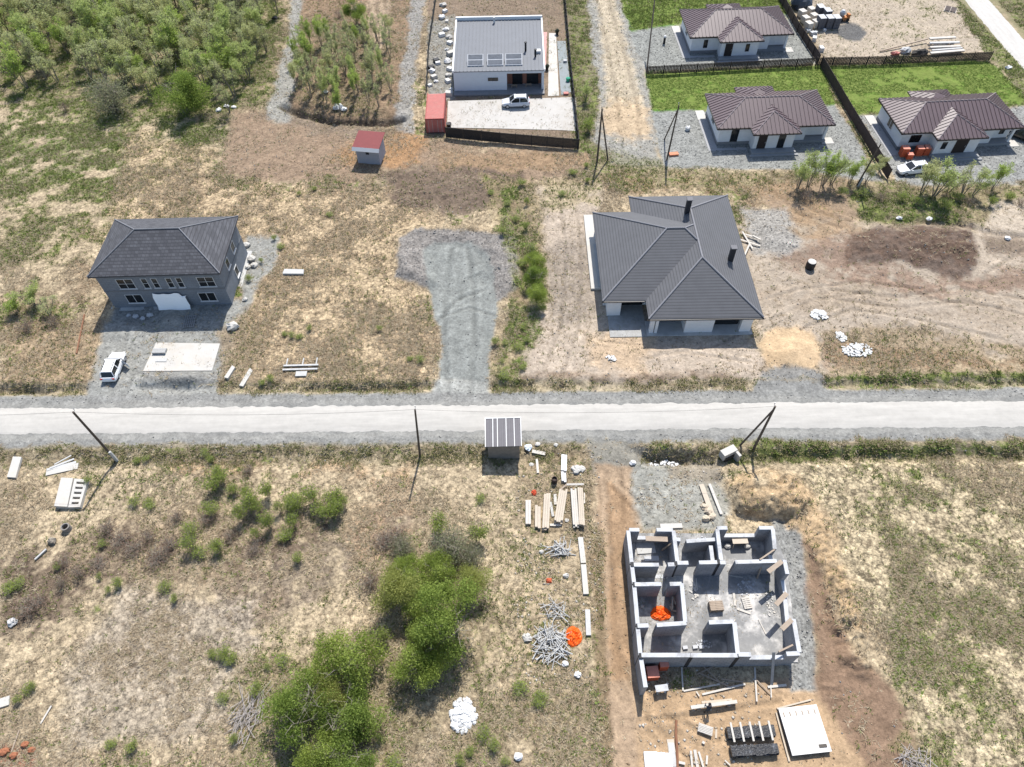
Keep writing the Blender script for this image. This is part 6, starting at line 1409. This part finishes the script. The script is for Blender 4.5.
KINDS = {
 'sapling': [tree_mesh(100+i, 6.0, 1.5, 4+i % 3, 2600, .17, [yA, (.24, .32, .07), yA, (.36, .38, .17)][i], [yB, (.46, .58, .15), yB, (.56, .58, .28)][i]) for i in range(4)],
 'thin':    [tree_mesh(120+i, 6.0, 1.15, 4, 1500, .15, sA, yB) for i in range(3)],
 'bush':    [tree_mesh(140+i, 4.0, 2.3, 4, 13000, .14, [gA, (.21, .235, .06), (.13, .19, .04)][i], [gB, (.46, .48, .16), (.33, .42, .10)][i], 'lobes') for i in range(3)],
 'dense':   [tree_mesh(160+i, 6.0, 2.4, 4, 14000, .15, dA, dB, 'lobes') for i in range(2)],
 'bare':    [tree_mesh(180+i, 3.0, 1.9, 16, 3600, .12, sA, (.24,.27,.14), 'bush') for i in range(2)],
 'shrub':   [tree_mesh(200+i, 1.6, .85, 7+i, 700+150*i, .10, gA, gB, 'sapling') for i in range(5)],
 'dryshrub':[tree_mesh(220+i, 1.3, .9, 9, 420, .10, (.19,.13,.10), (.30,.215,.17), 'bush') for i in range(3)],
}
BASEH = {'sapling': 6.0, 'thin': 6.0, 'bush': 4.0, 'dense': 6.0, 'bare': 3.0, 'shrub': 1.6, 'dryshrub': 1.3}
BASER = {'sapling': 2.2, 'thin': 1.8, 'bush': 2.2, 'dense': 2.5, 'bare': 1.9, 'shrub': .95, 'dryshrub': 1.1}
vr = random.Random(99)
def plant(kind, foot, h, r=None, label='', cat='tree', name='tree', group=None, var=None):
    f = G(*foot) if len(foot) == 2 else Vector(foot); tm, cm = KINDS[kind][(var if var is not None else vr.randrange(99)) % len(KINDS[kind])]
    t_ = thing(name, label, cat, f, vr.uniform(0, 6.28), group); sz = h/BASEH[kind]; sr = (r/BASER[kind]) if r else sz
    t_.scale = (sr, sr, sz)
    for nm, me in (('trunk', tm), ('crown', cm)):
        o = bpy.data.objects.new(nm, me); COL.objects.link(o); o.parent = t_
    return t_
def inside(px, py, pts): return poly_sd(np.array([px]), np.array([py]), pts)[0] > 0
def scatter(pts, step, jit=.45):                        # jittered grid on the ground inside a map polygon
    c = [P(*q)[:2] for q in pts]; out = []; x0, x1 = min(p[0] for p in c), max(p[0] for p in c); y0, y1 = min(p[1] for p in c), max(p[1] for p in c)
    y = y0
    while y < y1:
        x = x0
        while x < x1:
            q = (x+vr.uniform(-jit, jit)*step, y+vr.uniform(-jit, jit)*step)
            if poly_sd(np.array([q[0]]), np.array([q[1]]), [tuple(k) for k in c])[0] > 0: out.append((q[0], q[1], GW(*q)))
            x += step
        y += step
    return out
# wood at the upper left
for q in scatter([(-40,-30),(285,-30),(272,60),(262,98),(215,100),(200,88),(150,100),(100,86),(30,92),(-40,85)], 3.25):
    px, py = project(np.array(q[0]), np.array(q[1]), np.array(q[2]))
    if px < -25 or vr.random() < .13: continue
    kd = 'thin' if vr.random() < .42 else 'sapling'
    plant(kd, q, vr.uniform(4.8, 8.0), vr.uniform(2.0, 3.2), 'slender spring tree in the crowded young wood at the upper left' if kd == 'sapling' else 'nearly bare thin tree in the crowded young wood at the upper left', 'tree', 'young_tree', 'trees of the young wood at the upper left')
for i, q in enumerate(((186,112,6.2,3.6,'bush','bright yellow green leafy tree standing in front of the young wood'), (116,113,5.6,4.0,'bare','broad dark grey bare bush in front of the young wood'), (66,112,2.0,1.5,'dryshrub','low brown bush at the front edge of the young wood'), (230,112,5.5,1.6,'thin','dark thin tree by the white sacks at the wood edge'))):
    plant(q[4], q[:2], q[2], q[3], q[5], 'tree', 'leafy_tree' if q[4] == 'bush' else 'bare_tree')
for q in scatter([(292,52),(330,44),(395,36),(394,112),(340,116),(290,104)], 2.6):
    if vr.random() < .12: continue
    kd = 'thin' if vr.random() < .6 else 'sapling'
    plant(kd, q, vr.uniform(3.6, 6.2), vr.uniform(1.0, 1.7), 'thin sapling in the clump between the two gravel paths' if kd == 'thin' else 'greener sapling in the clump between the two gravel paths', 'tree', 'young_tree', 'saplings between the gravel paths')
plant('dense', (357,24), 4.5, 2.3, 'dark green tree at the top between the gravel paths', 'tree', 'leafy_tree'); plant('dryshrub', (340,18), 1.6, 1.8, 'brown dry bush left of the dark green tree at the top', 'bush', 'dry_bush')
# trees at the bottom
BT = [(350,668,4.6,2.7,'bush','round bright green tree, uppermost of the left lower clump'), (312,716,4.8,2.6,'bush','broad pale green tree at the left of the lower clump'), (350,722,3.8,2.4,'bush','bright green tree at the right of the lower clump'), (324,762,3.2,1.9,'bush','green tree cut by the bottom edge, left of two'), (352,764,3.2,2.0,'bush','green tree cut by the bottom edge, right of two'),
      (455,630,6.4,3.1,'dense','tallest dark green tree in the middle clump'), (402,600,4.0,2.2,'bush','bright green tree at the left of the middle clump'), (424,672,4.0,2.1,'bush','yellow green tree below the tallest tree'), (412,580,3.2,1.7,'bush','small green tree above the middle clump left side'), (428,640,3.4,1.6,'bush','small leafy tree between the tallest and the yellow green one'),
      (455,552,3.2,2.6,'bare','grey leafless bush above the tallest tree'), (440,530,2.6,1.5,'shrub','light green bush beside the grey leafless one'), (478,540,2.6,1.4,'shrub','green bush right of the grey leafless one'), (405,552,2.0,1.6,'bare','low grey bush at the top left of the middle clump')]
BT += [(440,575,3.0,1.7,'bush','leafy bush between the grey bush and the tallest tree'), (475,590,3.2,1.7,'bush','leafy bush at the upper right of the tallest tree'), (470,560,2.4,1.6,'bare','grey twiggy bush at the right of the large grey one'), (425,612,3.4,1.8,'bush','leafy bush left of the tallest tree'), (385,640,2.0,1.2,'shrub','small bush between the two lower tree clumps'), (334,700,3.0,1.6,'bush','leafy tree in the heart of the left lower clump')]
for q in BT: plant(q[4], q[:2], q[2], q[3], q[5], 'bush' if 'bush' in q[5] else 'tree', 'bush' if 'bush' in q[5] else 'leafy_tree')
# row in front of the right lots
RT = [(798,188,4.2,1.6,'leafy sapling at the left end of the row before the gravel lots'), (808,186,4.4,1.5,'second leafy sapling from the left in the row before the gravel lots'), (822,186,4.8,1.7,'tall leafy sapling left of the slanting pole'), (831,184,4.4,1.4,'leafy sapling close behind the tall one, left of the slanting pole'), (849,184,3.8,1.2,'small sapling just left of the slanting pole'), (866,183,3.4,1.4,'sapling crossing the foot of the slanting pole'), (879,172,2.6,.9,'small sapling at the end of the dark board fence'),
      (922,193,4.6,2.0,'bushy tree hiding part of the white car'), (934,196,4.8,2.1,'largest bushy tree right of the white car'), (948,192,3.0,1.5,'low tree right of the largest bushy tree'), (962,195,3.6,1.6,'grey green tree in the row left of the leaning thin one'), (972,196,3.2,1.5,'twiggy tree in the row beside the leaning thin one'), (992,190,4.2,1.2,'leaning thin tree near the right end of the row')]
RT = [(q[0], q[1], q[2]*1.2, q[3]*1.35, q[4]) for q in RT]
for i, q in enumerate(RT):
    o = plant('sapling' if i < 7 or i > 10 else ('sapling' if i in (7, 8) else 'thin'), q[:2], q[2], q[3], q[4], 'tree', 'young_tree')
for i, (px, py) in enumerate(((968,203),(990,206),(1008,200),(1020,205),(900,200),(915,205),(880,200),(860,196),(840,196),(805,200),(945,208),(955,200))):
    plant('shrub' if i % 3 else 'dryshrub', (px, py), vr.uniform(.9, 1.5), vr.uniform(.9, 1.5), 'low bush in the scrub under the row of young trees', 'bush', 'low_bush', 'low bushes under the row of young trees')
# single shrubs
plant('bush', (535,268), 2.4, 1.35, 'upper of two spreading green bushes above the narrow upright one', 'bush', 'bush'); plant('bush', (536,286), 2.6, 1.4, 'lower of two spreading green bushes above the narrow upright one', 'bush', 'bush')
plant('bush', (537,304), 3.2, 1.3, 'narrow upright green bush on the strip left of the big house', 'bush', 'bush')
plant('shrub', (543,312), 1.2, .7, 'small green bush at the foot of the narrow upright one', 'bush', 'bush')
plant('shrub', (588,132), 2.2, 1.3, 'dark green bush between the side fence and the gravel lane', 'bush', 'bush'); plant('sapling', (586,100), 3.2, 1.5, 'bright green sapling between the side fence and the gravel lane', 'tree', 'young_tree')
LS = [(18,312,2.6,2.0,'sapling','pale green sapling at the left edge before the meadow'), (34,306,3.0,2.2,'sapling','pale green spreading sapling left of the block house'), (50,316,2.6,1.8,'thin','thin leafless sapling left of the block house'), (28,330,1.6,1.8,'dryshrub','brown dry bush under the saplings at the left'), (55,325,1.4,1.5,'dryshrub','brown dry bush left of the rusty rail')]
for q in LS: plant(q[4], q[:2], q[2], q[3], q[5], 'bush' if 'bush' in q[5] else 'tree', 'dry_bush' if 'bush' in q[5] else 'young_tree')
BAND = [(216,488),(222,478),(236,492),(248,500),(262,512),(272,500),(284,512),(276,528),(262,540),(300,504),(316,500),(330,498),(338,508),(322,514),(290,538),(240,520),(196,530),(188,545),(204,552),(214,508),(300,522),(330,522)]
BAND += [(b[0]+vr.uniform(-14, 14), b[1]+vr.uniform(-10, 10)) for b in BAND[::3]]
for px, py in BAND:
    plant('shrub', (px+vr.uniform(-5, 5), py+vr.uniform(-5, 5)), vr.uniform(.8, 2.6), vr.uniform(.7, 1.5), 'green bush in the scrub band between the leaning and the upright pole', 'bush', 'bush', 'bushes of the scrub band below the white road')
for px, py in ((125,545),(140,552),(100,560),(85,572),(150,535),(170,548),(60,585),(40,600),(30,612),(110,530),(180,520),(205,522),(230,540),(250,470),(255,548),(70,560),(160,560),(385,545),(400,540),(372,585)):
    plant('dryshrub', (px+vr.uniform(-4, 4), py+vr.uniform(-4, 4)), vr.uniform(.8, 1.6), vr.uniform(1.2, 2.4), 'brown twiggy bush in the dry scrub below the leaning pole', 'bush', 'dry_bush', 'brown bushes of the dry scrub')
for (px, py) in ((136,502),(110,592),(120,585),(168,590),(176,600),(226,655),(232,660),(28,690),(20,700),(36,686),(112,745),(134,748),(60,568),(100,578),(214,655),(268,668),(258,690),(225,700),(236,740),(150,505),(482,735),(495,745),(470,752),(505,760),(460,760),(520,690),(540,700),(212,462),(146,460),(138,462),(205,455),(480,500),(380,740),(395,760),(20,585),(10,590),(105,545),(300,560),(286,660),(90,482)):
    plant('shrub', (px, py), vr.uniform(.5, 1.1), vr.uniform(.5, 1.1), 'small green tussock bush dotted in the dry field at the lower left', 'bush', 'low_bush', 'small bushes dotted over the lower left field')
for (px, py) in ((495,190),(503,200),(520,190),(525,200),(512,225),(500,232),(528,225),(532,250),(520,262),(536,262),(508,345),(500,360),(520,330),(516,350),(524,370),(505,375),(494,340),(530,340),(585,180),(590,170),(560,190),(570,175)):
    plant('shrub', (px+vr.uniform(-4, 4), py+vr.uniform(-5, 5)), vr.uniform(.4, 1.3), vr.uniform(.5, 1.1), 'green bush along the weedy ditch between driveway and big house', 'bush', 'low_bush', 'bushes along the weedy ditch')
for (px, py) in ((286,335),(293,336),(300,338),(270,380),(262,384),(410,360),(420,362),(310,330),(380,330),(275,240),(282,248),(262,262),(250,280),(330,215),(315,190),(300,195)):
    plant('shrub', (px, py), vr.uniform(.4, .8), vr.uniform(.5, .9), 'small weed bush dotted in the dry field right of the block house', 'bush', 'low_bush', 'small bushes dotted in the middle field')
# ------------------------------------------------------------------ grasses: one object per kind, real blades
area = np.gradient(xs)[None, :]*np.gradient(ys)[:, None]
vis = ok & (PX > -30) & (PX < 1054) & (PY > -20) & (PY < 800)
def tufts(name, dens, total, nb, hmin, hmax, wd, lean, c0, c1, spread, seed, cats):
    rd = np.random.default_rng(seed); wgt = (dens*area*vis).ravel(); wgt = wgt/wgt.sum()
    i = rd.choice(len(wgt), total, p=wgt); pos = GV[i]+np.stack([rd.uniform(-.15, .15, total), rd.uniform(-.12, .12, total), np.full(total, -.01)], -1)
    n = total*nb; b = np.repeat(pos, nb, axis=0); an = rd.uniform(0, 2*PI, n); sp_ = rd.uniform(0, spread, n)
    b[:, 0] += np.cos(an)*sp_; b[:, 1] += np.sin(an)*sp_
    le = rd.uniform(*lean, n); hh = np.repeat(rd.uniform(hmin, hmax, total), nb)*rd.uniform(.6, 1.2, n)
    di = np.stack([np.cos(an)*np.sin(le), np.sin(an)*np.sin(le), np.cos(le)], -1); sd_ = np.stack([-np.sin(an), np.cos(an), np.zeros(n)], -1)*(wd*rd.uniform(.6, 1.4, n))[:, None]
    V = np.stack([b-sd_/2, b+sd_/2, b+di*hh[:, None]+sd_*.15, ], 1).reshape(-1, 3)
    tn = np.clip(np.repeat(rd.uniform(0, 1, total), nb)*.75+rd.uniform(0, .25, n), 0, 1)
    C = np.repeat(np.array(c0)*(1-tn[:, None])+np.array(c1)*tn[:, None], 3, axis=0)
    me = big_mesh(name, V, np.arange(3*n).reshape(n, 3), BLADE, {'Col': C}); o = bpy.data.objects.new(name, me); COL.objects.link(o)
    tag(o, cats[0], cats[1], kind='stuff')
dm = DRY*sstep(n2*.6+n3*.4, .36, .6)*(.2+1.3*sstep(n1*.7+n2*.3, .42, .58))
tufts('dry_grass', dm, 120000, 5, .18, .5, .07, (.7, 1.45), A(186,162,130), A(250,234,202), .12, 1, ('pale matted dry grass lying over the fields and verges', 'dry grass'))
gm_ = np.clip(GREEN, 0, 1)**1.3*sstep(n2*.5+n3*.5, .38, .6)*(DRY > .02)
tufts('green_grass', gm_, 95000, 5, .12, .38, .07, (.2, 1.0), A(110,126,62), A(190,204,118), .14, 2, ('fresh green grass growing through the dry fields and verges', 'grass'))
wd_ = np.clip(GREEN-.35, 0, 1)*(DRY > .05)*sstep(n2*.4+n1*.3+n3*.3, .47, .58)
tufts('leafy_weeds', wd_, 22000, 6, .1, .3, .16, (.8, 1.45), A(112,140,58), A(188,212,116), .2, 8, ('bright green broad leaved weeds in loose patches over the meadow and banks', 'weeds'))
lawn = (GREEN > .6)*(DRY <= .05)*1.0
tufts('lawn_grass', lawn, 26000, 4, .06, .16, .08, (.3, 1.2), A(98,132,50), A(158,182,88), .14, 3, ('short green lawn grass around the brown roofed bungalows', 'lawn'))
dverge = lambda y0, y1, lo: ((PY > lin((0, y0[0]), (1024, y0[1]), PX)) & (PY < lin((0, y1[0]), (1024, y1[1]), PX)))*lo
vg = dverge((447, 440), (468, 461), 1.0)*((PX < 585) | (PX > 640))*sstep(n2*.5+n3*.5, .4, .6)+dverge((383, 376), (397, 390), .6)*((PX < 86) | ((PX > 220) & (PX < 430)) | ((PX > 492) & (PX < 745)) | (PX > 826))*sstep(n2, .4, .6)
tufts('verge_grass', vg, 6000, 5, .12, .4, .08, (.4, 1.25), A(128,134,76), A(214,200,156), .2, 4, ('taller mixed grass on the banks along both sides of the white road', 'grass'))
# loose stones and clods
def stones(name, dens, total, smin, smax, c0, c1, seed, lab):
    rd = np.random.default_rng(seed); wgt = (dens*area*vis).ravel(); wgt = wgt/wgt.sum(); i = rd.choice(len(wgt), total, p=wgt)
    pos = GV[i]+np.stack([rd.uniform(-.12, .12, total), rd.uniform(-.1, .1, total), np.zeros(total)], -1)
    s = smin+(smax-smin)*rd.random(total)**3; oc = np.array([(1,0,0),(0,1,0),(-1,0,0),(0,-1,0),(0,0,1),(0,0,-.5)], float)
    V = (pos[:, None, :]+oc[None]*s[:, None, None]*rd.uniform(.6, 1.2, (total, 6, 1))).reshape(-1, 3)
    f = np.array([(0,1,4),(1,2,4),(2,3,4),(3,0,4),(1,0,5),(2,1,5),(3,2,5),(0,3,5)]); F = (np.arange(total)[:, None, None]*6+f[None]).reshape(-1, 3)
    tn = rd.random(total)[:, None]; C = np.repeat(np.array(c0)*(1-tn)+np.array(c1)*tn, 6, axis=0)
    o = bpy.data.objects.new(name, big_mesh(name, V, F, STONE, {'Col': C})); COL.objects.link(o); tag(o, lab[0], lab[1], kind='stuff')
sc_m = ((PX > 512) & (PX < 602) & (PY > 452) & (PY < 690))*sstep(n2*.5+n3*.5, .42, .62)*1.0+((PX > 640) & (PX < 760) & (PY > 668) & (PY < 767))*.8+((PX > 640) & (PX < 720) & (PY > 462) & (PY < 528))*sstep(n2, .45, .6)
STONE, t_s, b_s = base('stone'); t_s.links.new(nd(t_s, 'ShaderNodeAttribute', attribute_name='Col').outputs['Color'], b_s.inputs['Base Color']); b_s.inputs['Roughness'].default_value = .95
stones('gravel_stones', GRAV**2, 26000, .03, .15, A(128,126,124), A(200,198,194), 5, ('loose grey stones scattered over gravel drives and lots', 'gravel'))
stones('soil_clods', np.clip(.9-GREEN-DRY, 0, 1)*(GRAV < .5)*(GRAV > .1)*(DRY > .015), 9000, .03, .13, A(150,124,98), A(214,188,156), 6, ('clods and crumbs of brown soil on the bare ground', 'soil'))
stones('timber_scraps', sc_m, 1500, .04, .2, A(190,172,146), A(240,234,222), 9, ('small scraps of wood and plaster scattered round the timber and the building site', 'scraps'))
